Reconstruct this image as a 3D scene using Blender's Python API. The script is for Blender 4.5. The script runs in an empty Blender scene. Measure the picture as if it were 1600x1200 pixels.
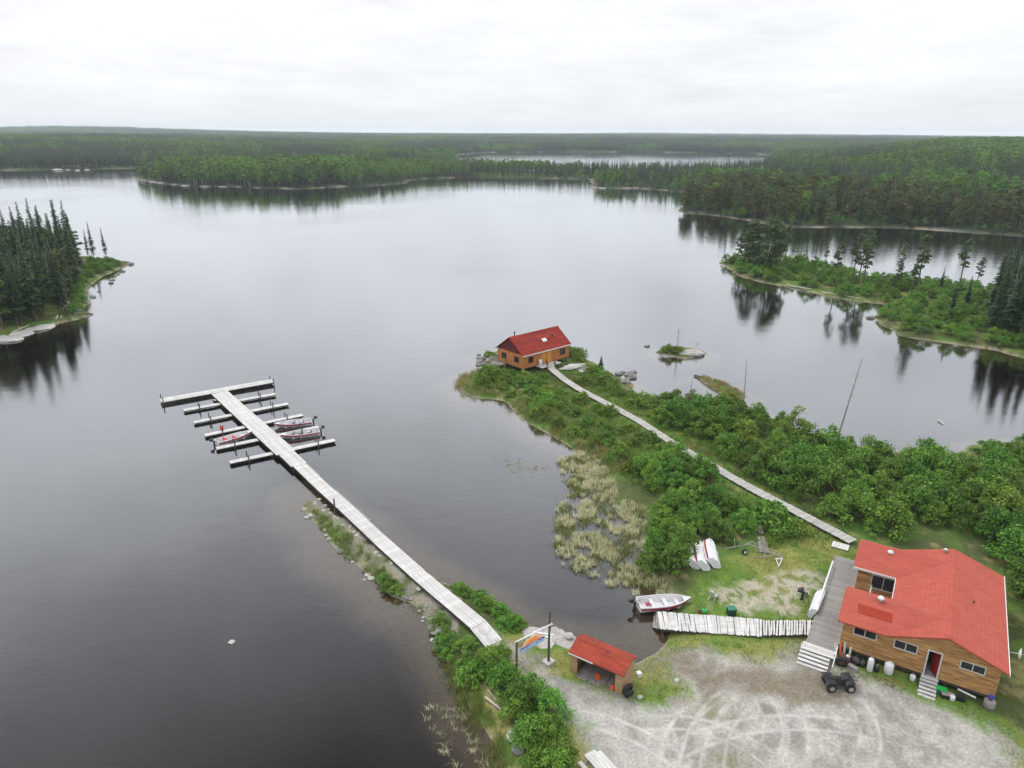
import bpy, math, random
import numpy as np
from mathutils import Matrix, Vector

# ------------------------------------------------------------------ camera
CAM_H = 36.0
FOCAL = 1110.0                     # focal length in pixels of a 1600 px wide picture
PITCH = math.atan(390 / 1110)
ROLL = math.radians(0.3)
CP, SP, CR, SR = math.cos(PITCH), math.sin(PITCH), math.cos(ROLL), math.sin(ROLL)
scene = bpy.context.scene
col = scene.collection
cam_data = bpy.data.cameras.new("camera")
cam = bpy.data.objects.new("camera", cam_data)
col.objects.link(cam)
cam_data.sensor_width = 36.0
cam_data.lens = 36.0 * FOCAL / 1600.0
cam_data.clip_start = 0.5
cam_data.clip_end = 30000.0
_up0 = Vector((0, SP, CP)); _rt0 = Vector((1, 0, 0)); _fw = Vector((0, CP, -SP))
_rt = _rt0 * CR + _up0 * SR
_up = _up0 * CR - _rt0 * SR
_m = Matrix((( _rt.x, _up.x, -_fw.x), (_rt.y, _up.y, -_fw.y), (_rt.z, _up.z, -_fw.z))).to_4x4()
_m.translation = (0, 0, CAM_H)
cam.matrix_world = _m
scene.camera = cam

# ------------------------------------------------------------------ sky: an even overcast layer over a Nishita sky
SUN_EL, SUN_ROT = math.radians(58), math.radians(-35)
SKY_STRENGTH = 0.10
world = bpy.data.worlds.new("World"); scene.world = world
world.use_nodes = True
wn, wl = world.node_tree.nodes, world.node_tree.links
wn.clear()
def wnode(t, **kw):
    n = wn.new(t)
    for k, v in kw.items(): setattr(n, k, v)
    return n
def wmath(op, a, b=None, c=None):
    n = wnode('ShaderNodeMath', operation=op)
    for i, v in enumerate((a, b, c)):
        if v is None: continue
        if isinstance(v, (int, float)): n.inputs[i].default_value = v
        else: wl.new(v, n.inputs[i])
    return n.outputs[0]
w_out = wnode('ShaderNodeOutputWorld'); w_bg = wnode('ShaderNodeBackground')
w_bg.inputs['Strength'].default_value = SKY_STRENGTH
sky = wnode('ShaderNodeTexSky', sky_type='NISHITA', sun_disc=False, sun_elevation=SUN_EL, sun_rotation=SUN_ROT,
            air_density=1.0, dust_density=4.0, ozone_density=1.0)
w_tc = wnode('ShaderNodeTexCoord'); w_sep = wnode('ShaderNodeSeparateXYZ')
wl.new(w_tc.outputs['Generated'], w_sep.inputs[0])
zc = wmath('MAXIMUM', w_sep.outputs['Z'], 0.0)
inv = wmath('DIVIDE', 1.0, wmath('ADD', zc, 0.13))
w_cmb = wnode('ShaderNodeCombineXYZ')
wl.new(wmath('MULTIPLY', w_sep.outputs['X'], inv), w_cmb.inputs[0])
wl.new(wmath('MULTIPLY', w_sep.outputs['Y'], inv), w_cmb.inputs[1])
def wnoise(scale, detail, rough, dist=0.0):
    n = wnode('ShaderNodeTexNoise')
    n.inputs['Scale'].default_value = scale; n.inputs['Detail'].default_value = detail
    n.inputs['Roughness'].default_value = rough; n.inputs['Distortion'].default_value = dist
    wl.new(w_cmb.outputs[0], n.inputs['Vector'])
    return n.outputs['Fac']
big = wnoise(0.7, 4, 0.5, 0.3); fine = wnoise(2.6, 6, 0.6, 0.2)
cl = wmath('ADD', wmath('MULTIPLY', big, 0.65), wmath('MULTIPLY', fine, 0.35))
cl = wmath('MULTIPLY_ADD', wmath('SUBTRACT', cl, 0.5), wmath('MULTIPLY_ADD', zc, 5.6, 0.30), 1.0)          # thin / thick parts of the layer
# luminance of an overcast sky rises towards the zenith
rise = wmath('DIVIDE', wmath('MULTIPLY', zc, zc), wmath('ADD', zc, 0.25))
lum = wmath('MULTIPLY', cl, wmath('MULTIPLY_ADD', rise, 12.0, 7.6))
w_col = wnode('ShaderNodeMix', data_type='RGBA', blend_type='MULTIPLY')
w_col.inputs['Factor'].default_value = 1.0
w_col.inputs[6].default_value = (0.972, 0.99, 1.03, 1)
w_c2 = wnode('ShaderNodeCombineXYZ')
for i in range(3): wl.new(lum, w_c2.inputs[i])
wl.new(w_c2.outputs[0], w_col.inputs[7])
w_mix = wnode('ShaderNodeMix', data_type='RGBA')
w_mix.inputs['Factor'].default_value = 0.95
wl.new(sky.outputs[0], w_mix.inputs[6]); wl.new(w_col.outputs[2], w_mix.inputs[7])
wl.new(w_mix.outputs[2], w_bg.inputs['Color']); wl.new(w_bg.outputs[0], w_out.inputs[0])

sun_d = bpy.data.lights.new("sun", 'SUN'); sun = bpy.data.objects.new("sun", sun_d); col.objects.link(sun)
sun_d.energy = 1.2; sun_d.angle = math.radians(16); sun_d.color = (1.0, 0.975, 0.94)
_sd = Vector((math.sin(SUN_ROT) * math.cos(SUN_EL), math.cos(SUN_ROT) * math.cos(SUN_EL), math.sin(SUN_EL)))
sun.rotation_euler = _sd.to_track_quat('Z', 'Y').to_euler()

vs = scene.view_settings
vs.view_transform = 'Standard'; vs.look = 'None'; vs.exposure = 0.36; vs.gamma = 1.0; vs.use_curve_mapping = False
scene.cycles.use_denoising = True
scene.cycles.max_bounces = 6; scene.cycles.transparent_max_bounces = 8
scene.cycles.volume_bounces = 0

# ------------------------------------------------------------------ pixels of the photograph to places
def P(px, py, z=0.0):
    u = (px - 800) / FOCAL; v = -(py - 600) / FOCAL
    u, v = u * CR - v * SR, u * SR + v * CR
    d = (u, CP + v * SP, -SP + v * CP)
    t = (z - CAM_H) / d[2]
    return (d[0] * t, d[1] * t)
def ray(px, py):
    u = (px - 800) / FOCAL; v = -(py - 600) / FOCAL
    u, v = u * CR - v * SR, u * SR + v * CR
    return Vector((u, CP + v * SP, -SP + v * CP))
def pix(x, y, z):
    z = z - CAM_H
    dep = y * CP - z * SP; up = y * SP + z * CP
    u, v = x / dep, up / dep
    return 800 + FOCAL * (u * CR + v * SR), 600 - FOCAL * (-u * SR + v * CR)
def top_of(x, y, px, py):
    """height at which the vertical line through (x, y) crosses the picture row py"""
    lo, hi = -2.0, 60.0
    for _ in range(50):
        m = (lo + hi) / 2
        if pix(x, y, m)[1] > py: lo = m
        else: hi = m
    return lo

# ------------------------------------------------------------------ noise and distances in numpy
def _hash(ix, iy, seed):
    h = (ix.astype(np.int64) * 374761393 + iy.astype(np.int64) * 668265263 + seed * 974634777) & 0xffffffff
    h = ((h ^ (h >> 13)) * 1274126177) & 0xffffffff
    return ((h ^ (h >> 16)) & 0xffffff) / float(0xffffff)
def vnoise(x, y, seed=0):
    x = np.asarray(x, float); y = np.asarray(y, float)
    ix, iy = np.floor(x), np.floor(y); fx, fy = x - ix, y - iy
    fx = fx * fx * (3 - 2 * fx); fy = fy * fy * (3 - 2 * fy)
    a, b = _hash(ix, iy, seed), _hash(ix + 1, iy, seed)
    c, d = _hash(ix, iy + 1, seed), _hash(ix + 1, iy + 1, seed)
    return (a * (1 - fx) + b * fx) * (1 - fy) + (c * (1 - fx) + d * fx) * fy
def fbm(x, y, octs=4, seed=0):
    s, a, t = 0, 1.0, 0
    for i in range(octs):
        s = s + a * vnoise(np.asarray(x) * 2 ** i, np.asarray(y) * 2 ** i, seed + i * 17); t += a; a *= 0.55
    return s / t
def sstep(a, b, x):
    t = np.clip((x - a) / (b - a), 0, 1); return t * t * (3 - 2 * t)
def sd_poly(pts, X, Y):
    """signed distance, positive inside"""
    d2 = np.full(X.shape, 1e18); ins = np.zeros(X.shape, bool)
    n = len(pts)
    for i in range(n):
        ax, ay = pts[i]; bx, by = pts[(i + 1) % n]
        ex, ey = bx - ax, by - ay
        L = ex * ex + ey * ey + 1e-12
        wx, wy = X - ax, Y - ay
        t = np.clip((wx * ex + wy * ey) / L, 0, 1)
        d2 = np.minimum(d2, (wx - t * ex) ** 2 + (wy - t * ey) ** 2)
        if ay != by:
            c = ((ay > Y) != (by > Y)) & (X < (bx - ax) * (Y - ay) / (by - ay) + ax)
            ins ^= c
    return np.where(ins, 1, -1) * np.sqrt(d2)
def sd_line(pts, X, Y):
    d2 = np.full(X.shape, 1e18)
    for i in range(len(pts) - 1):
        ax, ay = pts[i]; bx, by = pts[i + 1]
        ex, ey = bx - ax, by - ay; L = ex * ex + ey * ey + 1e-12
        wx, wy = X - ax, Y - ay
        t = np.clip((wx * ex + wy * ey) / L, 0, 1)
        d2 = np.minimum(d2, (wx - t * ex) ** 2 + (wy - t * ey) ** 2)
    return np.sqrt(d2)
def WP(pxs, z=0.0): return [P(x, y, z) for x, y in pxs]

# ------------------------------------------------------------------ materials
def newmat(name):
    m = bpy.data.materials.new(name); m.use_nodes = True
    nt = m.node_tree; nt.nodes.clear()
    return m, nt
class NT:
    def __init__(s, nt): s.nt = nt
    def n(s, t, **kw):
        n = s.nt.nodes.new(t)
        for k, v in kw.items(): setattr(n, k, v)
        return n
    def l(s, a, b): s.nt.links.new(a, b)
    def math(s, op, a, b=None, c=None, clamp=False):
        n = s.n('ShaderNodeMath', operation=op); n.use_clamp = clamp
        for i, v in enumerate((a, b, c)):
            if v is None: continue
            if isinstance(v, (int, float)): n.inputs[i].default_value = v
            else: s.l(v, n.inputs[i])
        return n.outputs[0]
    def noise(s, vec, scale, detail=4, rough=0.55, dist=0.0):
        n = s.n('ShaderNodeTexNoise')
        n.inputs['Scale'].default_value = scale; n.inputs['Detail'].default_value = detail
        n.inputs['Roughness'].default_value = rough; n.inputs['Distortion'].default_value = dist
        if vec is not None: s.l(vec, n.inputs['Vector'])
        return n.outputs['Fac']
    def ramp(s, fac, stops):
        n = s.n('ShaderNodeValToRGB'); e = n.color_ramp.elements
        while len(e) < len(stops): e.new(0.5)
        for el, (p, c) in zip(e, stops): el.position = p; el.color = (*c, 1)
        s.l(fac, n.inputs[0]); return n.outputs[0]
    def mixc(s, fac, a, b, blend='MIX'):
        n = s.n('ShaderNodeMix', data_type='RGBA', blend_type=blend)
        for i, v in ((0, fac), (6, a), (7, b)):
            if isinstance(v, (int, float)): n.inputs[i].default_value = v
            elif isinstance(v, tuple): n.inputs[i].default_value = (*v, 1)
            else: s.l(v, n.inputs[i])
        return n.outputs[2]
    def mapping(s, vec, scale):
        n = s.n('ShaderNodeMapping'); n.inputs['Scale'].default_value = scale; s.l(vec, n.inputs['Vector']); return n.outputs[0]
def mat(name, c1, c2=None, scale=(3, 3, 3), rough=0.8, metal=0.0, bump=0.0, detail=4, rnd=0.0, spec=0.3, contrast=0.25, ):
    """two-tone procedural surface: noise between c1 and c2 in object space, per-object variation, fine relief"""
    m, nt = newmat(name); k = NT(nt)
    if c2 is None: c2 = tuple(v * 0.72 for v in c1)
    tc = k.n('ShaderNodeTexCoord')
    vec = k.mapping(tc.outputs['Object'], scale)
    f = k.noise(vec, 1.0, detail, 0.6, 0.4)
    c = k.ramp(f, [(0.5 - contrast, c2), (0.5 + contrast, c1)])
    if rnd > 0:
        oi = k.n('ShaderNodeObjectInfo')
        hsv = k.n('ShaderNodeHueSaturation')
        k.l(k.math('MULTIPLY_ADD', oi.outputs['Random'], 2 * rnd, 1 - rnd), hsv.inputs['Value'])
        k.l(c, hsv.inputs['Color']); c = hsv.outputs[0]
    b = k.n('ShaderNodeBsdfPrincipled'); o = k.n('ShaderNodeOutputMaterial')
    k.l(c, b.inputs['Base Color']); b.inputs['Roughness'].default_value = rough; b.inputs['Metallic'].default_value = metal
    b.inputs['Specular IOR Level'].default_value = spec
    if bump > 0:
        bp = k.n('ShaderNodeBump'); bp.inputs['Strength'].default_value = 0.6; bp.inputs['Distance'].default_value = bump
        k.l(f, bp.inputs['Height']); k.l(bp.outputs[0], b.inputs['Normal'])
    k.l(b.outputs[0], o.inputs[0])
    return m
def leafmat(name, c1, c2, hue=0.02, val=0.22, trans=0.3):
    """foliage: colour varies from leaf clump to leaf clump and from plant to plant; leaves let some light through"""
    m, nt = newmat(name); k = NT(nt)
    geo = k.n('ShaderNodeNewGeometry'); oi = k.n('ShaderNodeObjectInfo'); tc = k.n('ShaderNodeTexCoord')
    f = k.noise(tc.outputs['Object'], 0.9, 3, 0.6)
    f = k.math('ADD', k.math('MULTIPLY', f, 0.6), k.math('MULTIPLY', geo.outputs['Random Per Island'], 0.4))
    c = k.ramp(f, [(0.3, c2), (0.7, c1)])
    hsv = k.n('ShaderNodeHueSaturation')
    k.l(k.math('MULTIPLY_ADD', oi.outputs['Random'], 2 * val, 1 - val), hsv.inputs['Value'])
    r2 = k.math('FRACT', k.math('MULTIPLY', oi.outputs['Random'], 7.31))
    k.l(k.math('MULTIPLY_ADD', r2, 2 * hue, 0.5 - hue), hsv.inputs['Hue'])
    k.l(c, hsv.inputs['Color'])
    d = k.n('ShaderNodeBsdfPrincipled'); d.inputs['Roughness'].default_value = 0.6; d.inputs['Specular IOR Level'].default_value = 0.2
    t = k.n('ShaderNodeBsdfTranslucent'); mx = k.n('ShaderNodeMixShader'); mx.inputs[0].default_value = trans
    k.l(hsv.outputs[0], d.inputs['Base Color']); k.l(hsv.outputs[0], t.inputs['Color'])
    k.l(d.outputs[0], mx.inputs[1]); k.l(t.outputs[0], mx.inputs[2])
    o = k.n('ShaderNodeOutputMaterial'); k.l(mx.outputs[0], o.inputs[0])
    return m

M = {}
M['spruce'] = leafmat('spruce_needles', (0.046, 0.084, 0.034), (0.014, 0.031, 0.014), 0.02, 0.45, 0.12)
M['pine'] = leafmat('pine_needles', (0.095, 0.135, 0.048), (0.04, 0.064, 0.026), 0.02, 0.2, 0.15)
M['birch'] = leafmat('birch_leaves', (0.155, 0.285, 0.045), (0.045, 0.10, 0.02), 0.02, 0.38, 0.35)
M['alder'] = leafmat('alder_leaves', (0.165, 0.320, 0.042), (0.042, 0.105, 0.016), 0.016, 0.32, 0.35)
M['willow'] = leafmat('low_shrub_leaves', (0.185, 0.305, 0.042), (0.05, 0.10, 0.016), 0.02, 0.25, 0.35)
M['olive'] = leafmat('olive_leaves', (0.105, 0.122, 0.036), (0.038, 0.052, 0.018), 0.02, 0.35, 0.25)
M['bark'] = mat('bark', (0.15, 0.125, 0.10), (0.06, 0.05, 0.04), (4, 4, 1.5), 0.95, bump=0.02)
M['birchbark'] = mat('birch_bark', (0.32, 0.31, 0.29), (0.12, 0.11, 0.10), (5, 5, 2), 0.9)
M['deadwood'] = mat('dead_wood', (0.33, 0.31, 0.29), (0.13, 0.115, 0.10), (3, 3, 3), 0.9, bump=0.02)
M['driftwood'] = mat('driftwood', (0.55, 0.51, 0.46), (0.30, 0.27, 0.23), (3, 3, 3), 0.9, bump=0.02)
M['plank'] = mat('weathered_plank', (0.53, 0.52, 0.50), (0.33, 0.32, 0.305), (1.4, 5.0, 5.0), 0.85, bump=0.006, rnd=0.10, contrast=0.22)
M['plank2'] = mat('grey_deck_plank', (0.29, 0.275, 0.255), (0.16, 0.15, 0.138), (1.6, 5, 5), 0.85, bump=0.006, rnd=0.12)
M['walk'] = mat('grey_walk_board', (0.40, 0.385, 0.365), (0.24, 0.228, 0.212), (2.5, 2.5, 5), 0.85, bump=0.006, rnd=0.14)
M['beam'] = mat('wet_dark_beam', (0.06, 0.055, 0.05), (0.025, 0.023, 0.022), (2, 2, 4), 0.8)
M['post'] = mat('dark_post', (0.10, 0.09, 0.08), (0.04, 0.037, 0.034), (4, 4, 2), 0.9)
M['log'] = mat('log_siding', (0.50, 0.29, 0.115), (0.17, 0.078, 0.03), (0.9, 0.9, 7.5), 0.65, bump=0.006, detail=7, contrast=0.20)
M['log2'] = mat('orange_log_siding', (0.50, 0.205, 0.065), (0.26, 0.095, 0.032), (0.5, 0.5, 7), 0.65, bump=0.006, detail=5)
M['log3'] = mat('pale_shed_siding', (0.44, 0.30, 0.165), (0.22, 0.135, 0.07), (0.8, 0.8, 7), 0.8, bump=0.006, detail=5)
M['roof_'] = mat('coral_red_shingles', (0.42, 0.088, 0.062), (0.33, 0.064, 0.047), (0.6, 3.0, 3.0), 0.85, bump=0.006, detail=8, contrast=0.3)
M['roofpatch_'] = mat('newer_red_shingles', (0.34, 0.042, 0.026), (0.29, 0.035, 0.022), (0.5, 3, 3), 0.85, bump=0.006)
M['roof2_'] = mat('deep_red_roll_roofing', (0.31, 0.030, 0.023), (0.15, 0.015, 0.014), (0.25, 2.6, 2.6), 0.8, bump=0.005, detail=6)
M['roof3_'] = mat('stained_red_shingles', (0.38, 0.06, 0.042), (0.13, 0.026, 0.023), (0.6, 3.2, 3.2), 0.85, bump=0.008, detail=8)
M['darkred'] = mat('dark_red_gable_boards', (0.13, 0.016, 0.016), (0.08, 0.01, 0.01), (1, 1, 4), 0.8)
M['reddoor'] = mat('red_door_paint', (0.30, 0.012, 0.018), (0.22, 0.01, 0.012), (1, 1, 1), 0.5)
M['yellowdoor'] = mat('varnished_door', (0.55, 0.27, 0.05), (0.42, 0.19, 0.035), (1, 1, 5), 0.5)
M['white'] = mat('white_paint', (0.62, 0.62, 0.61), (0.46, 0.46, 0.45), (2, 2, 2), 0.5)
M['frame'] = mat('pale_window_frame', (0.50, 0.49, 0.47), (0.38, 0.37, 0.35), (2, 2, 2), 0.6)
M['dark'] = mat('dark_interior', (0.03, 0.027, 0.024), (0.018, 0.016, 0.015), (2, 2, 2), 0.9)
M['black'] = mat('black_plastic', (0.022, 0.022, 0.024), (0.013, 0.013, 0.014), (6, 6, 6), 0.4, spec=0.5)
M['rubber'] = mat('tyre_rubber', (0.028, 0.027, 0.026), (0.018, 0.018, 0.018), (6, 6, 6), 0.9)
M['metal'] = mat('galvanised_metal', (0.50, 0.50, 0.50), (0.33, 0.33, 0.34), (5, 5, 5), 0.45, 0.7)
M['alum'] = mat('boat_aluminium', (0.64, 0.64, 0.65), (0.52, 0.52, 0.53), (2, 2, 2), 0.45, 0.0, spec=0.5)
M['inner'] = mat('boat_liner_grey', (0.56, 0.55, 0.56), (0.42, 0.41, 0.42), (4, 4, 4), 0.6)
M['maroon'] = mat('maroon_paint', (0.30, 0.014, 0.040), (0.24, 0.01, 0.032), (2, 2, 2), 0.4, spec=0.5)
M['red'] = mat('red_plastic', (0.62, 0.03, 0.03), (0.5, 0.02, 0.02), (3, 3, 3), 0.45)
M['orange'] = mat('orange_plastic', (0.72, 0.14, 0.05), (0.55, 0.09, 0.035), (3, 3, 3), 0.5)
M['green'] = mat('green_plastic', (0.02, 0.36, 0.08), (0.015, 0.28, 0.06), (3, 3, 3), 0.5)
M['dkgreen'] = mat('dark_green_plastic', (0.012, 0.05, 0.03), (0.01, 0.035, 0.022), (3, 3, 3), 0.5)
M['teal'] = mat('teal_green_plastic', (0.03, 0.16, 0.10), (0.02, 0.10, 0.07), (3, 3, 3), 0.5)
M['blue'] = mat('blue_plastic', (0.03, 0.07, 0.38), (0.02, 0.05, 0.28), (3, 3, 3), 0.5)
M['rust'] = mat('rusty_iron', (0.16, 0.07, 0.04), (0.07, 0.035, 0.025), (6, 6, 6), 0.9)
M['rock'] = mat('grey_granite', (0.25, 0.24, 0.23), (0.10, 0.095, 0.09), (1.6, 1.6, 1.6), 0.9, bump=0.05, rnd=0.3, detail=7)
M['palerock'] = mat('pale_granite', (0.42, 0.40, 0.375), (0.22, 0.21, 0.195), (1.1, 1.1, 1.1), 0.9, bump=0.05, rnd=0.12, detail=7)
M['concrete'] = mat('pale_concrete', (0.42, 0.41, 0.39), (0.3, 0.29, 0.27), (2, 2, 2), 0.9, bump=0.01)
M['soil'] = mat('brown_earth', (0.26, 0.15, 0.085), (0.13, 0.08, 0.045), (3, 3, 3), 0.95, bump=0.05)
def roofmat(name, c1, c2, stain, course=0.12, amount=0.5, streak=(0.5, 3.0, 3.0), lines=0.16):
    """shingles: thin shadow line at each course, faded and stained patches running down the slope"""
    m, nt = newmat(name); k = NT(nt); tc = k.n('ShaderNodeTexCoord'); v = tc.outputs['Object']
    a = k.noise(k.mapping(v, streak), 1.0, 6, .6, .3); b_ = k.noise(v, 0.8, 5, .65, .8); g = k.noise(v, 14.0, 3, .6)
    c = k.ramp(a, [(0.3, c2), (0.7, c1)])
    c = k.mixc(k.math('MULTIPLY', k.ramp(b_, [(0.52, (0, 0, 0)), (0.74, (1, 1, 1))]), amount), c, stain)
    sp = k.n('ShaderNodeSeparateXYZ'); k.l(v, sp.inputs[0])
    fr = k.math('FRACT', k.math('DIVIDE', sp.outputs[2], course * 0.34))
    ln = k.math('LESS_THAN', fr, 0.22)
    c = k.mixc(k.math('MULTIPLY', ln, lines), c, (0.05, 0.02, 0.015))
    c = k.mixc(1.0, c, k.ramp(g, [(0.3, (0.82, 0.82, 0.82)), (0.7, (1.12, 1.12, 1.12))]), 'MULTIPLY')
    s = k.n('ShaderNodeBsdfPrincipled'); s.inputs['Roughness'].default_value = .9; s.inputs['Specular IOR Level'].default_value = .15
    k.l(c, s.inputs['Base Color']); bp = k.n('ShaderNodeBump'); bp.inputs['Strength'].default_value = .5; bp.inputs['Distance'].default_value = .02
    k.l(k.math('ADD', g, fr), bp.inputs['Height']); k.l(bp.outputs[0], s.inputs['Normal'])
    o = k.n('ShaderNodeOutputMaterial'); k.l(s.outputs[0], o.inputs[0]); return m
M['roof'] = roofmat('coral_red_shingles', (0.375, 0.090, 0.062), (0.30, 0.066, 0.047), (0.22, 0.05, 0.038), .3, .35, lines=.10)
M['roofpatch'] = roofmat('newer_red_shingles', (0.29, 0.042, 0.020), (0.25, 0.034, 0.017), (0.2, 0.03, 0.015), .3, .3, lines=.10)
M['roof2'] = roofmat('brick_red_roll_roofing', (0.30, 0.044, 0.030), (0.16, 0.022, 0.018), (0.085, 0.018, 0.014), .9, .6, (0.22, 2.2, 2.2), .3)
M['roof3'] = roofmat('stained_red_shingles', (0.34, 0.062, 0.036), (0.19, 0.034, 0.022), (0.07, 0.03, 0.026), .25, .85, (0.6, 4, 4), .15)
M['lily'] = mat('grey_green_pads', (0.24, 0.25, 0.20), (0.13, 0.14, 0.10), (3, 3, 3), .6)
M['trailer'] = mat('dull_grey_steel', (0.26, 0.25, 0.24), (0.12, 0.115, 0.11), (5, 5, 5), .6)
def glassmat():
    m, nt = newmat('window_glass'); k = NT(nt)
    b = k.n('ShaderNodeBsdfPrincipled'); b.inputs['Base Color'].default_value = (0.012, 0.014, 0.016, 1)
    tc = k.n('ShaderNodeTexCoord'); f = k.noise(tc.outputs['Object'], 1.5, 2)
    k.l(k.math('MULTIPLY_ADD', f, 0.1, 0.02), b.inputs['Roughness'])
    o = k.n('ShaderNodeOutputMaterial'); k.l(b.outputs[0], o.inputs[0]); return m
M['glass'] = glassmat()

# ------------------------------------------------------------------ meshes and objects
def fast_mesh(name, V, Fq, mats=(), smooth=False, midx=None):
    """V (n,3), Fq (m,k) array with k = 3 or 4"""
    V = np.asarray(V, np.float32); Fq = np.asarray(Fq, np.int32)
    me = bpy.data.meshes.new(name)
    k = Fq.shape[1]; m = len(Fq)
    me.vertices.add(len(V)); me.vertices.foreach_set('co', V.ravel())
    me.loops.add(m * k); me.loops.foreach_set('vertex_index', Fq.ravel())
    me.polygons.add(m)
    me.polygons.foreach_set('loop_start', np.arange(0, m * k, k, dtype=np.int32))
    if midx is not None: me.polygons.foreach_set('material_index', np.asarray(midx, np.int32))
    for mt in mats: me.materials.append(mt)
    if smooth: me.polygons.foreach_set('use_smooth', np.ones(m, bool))
    me.update(calc_edges=True)
    return me
class MB:
    def __init__(s): s.v = []; s.f = []
    def add(s, vs, fs):
        o = len(s.v); s.v += [tuple(v) for v in vs]; s.f += [tuple(i + o for i in f) for f in fs]; return s
    def box(s, c, size, rz=0.0, rx=0.0, ry=0.0, taper=1.0):
        hx, hy, hz = size[0] / 2, size[1] / 2, size[2] / 2
        R = Matrix.Rotation(rz, 3, 'Z') @ Matrix.Rotation(ry, 3, 'Y') @ Matrix.Rotation(rx, 3, 'X')
        vs = []
        for z in (-1, 1):
            t = taper if z > 0 else 1.0
            for x, y in ((-1, -1), (1, -1), (1, 1), (-1, 1)):
                p = R @ Vector((x * hx * t, y * hy * t, z * hz)); vs.append((c[0] + p.x, c[1] + p.y, c[2] + p.z))
        return s.add(vs, [(0, 3, 2, 1), (4, 5, 6, 7), (0, 1, 5, 4), (1, 2, 6, 5), (2, 3, 7, 6), (3, 0, 4, 7)])
    def beam(s, a, b, w, h):
        """box from a to b (centre line), width w sideways and height h"""
        a, b = Vector(a), Vector(b); d = (b - a)
        side = Vector((-d.y, d.x, 0))
        side = side.normalized() if side.length > 1e-6 else Vector((1, 0, 0))
        up = side.cross(d.normalized()); up = -up if up.z < 0 else up
        vs = []
        for p in (a, b):
            for i, j in ((-1, -1), (1, -1), (1, 1), (-1, 1)): vs.append(p + side * (w / 2 * i) + up * (h / 2 * j))
        return s.add(vs, [(0, 1, 2, 3), (7, 6, 5, 4), (0, 4, 5, 1), (1, 5, 6, 2), (2, 6, 7, 3), (3, 7, 4, 0)])
    def tube(s, a, b, r0, r1=None, n=8, cap=True):
        r1 = r0 if r1 is None else r1
        a, b = Vector(a), Vector(b); d = (b - a).normalized()
        u = d.orthogonal().normalized(); w = d.cross(u)
        vs = []
        for p, r in ((a, r0), (b, r1)):
            for i in range(n):
                t = 2 * math.pi * i / n; vs.append(p + u * (r * math.cos(t)) + w * (r * math.sin(t)))
        fs = [(i, (i + 1) % n, n + (i + 1) % n, n + i) for i in range(n)]
        if cap: fs += [tuple(range(n - 1, -1, -1)), tuple(range(n, 2 * n))]
        return s.add(vs, fs)
    def lathe(s, c, prof, n=14, axis='Z'):
        """prof: list of (radius, height)"""
        vs = []
        for r, h in prof:
            for i in range(n):
                t = 2 * math.pi * i / n; x, y = r * math.cos(t), r * math.sin(t)
                if axis == 'Z': vs.append((c[0] + x, c[1] + y, c[2] + h))
                elif axis == 'Y': vs.append((c[0] + x, c[1] + h, c[2] + y))
                else: vs.append((c[0] + h, c[1] + x, c[2] + y))
        fs = []
        for j in range(len(prof) - 1):
            for i in range(n): fs.append((j * n + i, j * n + (i + 1) % n, (j + 1) * n + (i + 1) % n, (j + 1) * n + i))
        fs += [tuple(range(n - 1, -1, -1)), tuple(range((len(prof) - 1) * n, len(prof) * n))]
        return s.add(vs, fs)
    def prism(s, pts, off):
        """closed prism from a planar polygon and an offset vector"""
        n = len(pts); off = Vector(off)
        vs = [Vector(p) for p in pts] + [Vector(p) + off for p in pts]
        fs = [tuple(range(n)), tuple(range(2 * n - 1, n - 1, -1))]
        fs += [((i + 1) % n, i, n + i, n + (i + 1) % n) for i in range(n)]
        return s.add(vs, fs)
    def loft(s, rings, closed=False, cap=False):
        n = len(rings[0]); vs = [p for r in rings for p in r]; fs = []
        for j in range(len(rings) - 1):
            for i in range(n if closed else n - 1):
                a = j * n + i; b = j * n + (i + 1) % n; fs.append((a, b, b + n, a + n))
        if cap: fs += [tuple(range(n - 1, -1, -1)), tuple(range((len(rings) - 1) * n, len(rings) * n))]
        return s.add(vs, fs)
    def mesh(s, name, m, smooth=False, fix=True):
        me = bpy.data.meshes.new(name); me.from_pydata([tuple(v) for v in s.v], [], s.f)
        if fix:
            import bmesh
            bm = bmesh.new(); bm.from_mesh(me); bmesh.ops.recalc_face_normals(bm, faces=bm.faces); bm.to_mesh(me); bm.free()
        me.materials.append(M[m] if isinstance(m, str) else m)
        if smooth: me.polygons.foreach_set('use_smooth', [True] * len(me.polygons))
        me.update(); return me
    def build(s, name, m, parent=None, smooth=False): return link(name, s.mesh(name, m, smooth), parent)
def link(name, data, parent=None, loc=None, rot=None):
    o = bpy.data.objects.new(name, data); col.objects.link(o)
    if parent is not None: o.parent = parent
    if loc is not None: o.location = loc
    if rot is not None: o.rotation_euler = rot
    return o
def tag(o, label, cat, group=None):
    o['label'] = label; o['category'] = cat
    if group: o['group'] = group
    return o
def thing(name, label, cat, loc=(0, 0, 0), rz=0.0, group=None, rot=None):
    o = bpy.data.objects.new(name, None); col.objects.link(o)
    o.empty_display_size = 0.2
    o.location = loc; o.rotation_euler = rot if rot else (0, 0, rz)
    return tag(o, label, cat, group)
def copy_tree(o, parent=None):
    c = o.copy(); col.objects.link(c)
    if parent is not None: c.parent = parent
    for ch in o.children: copy_tree(ch, c)
    return c
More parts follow.
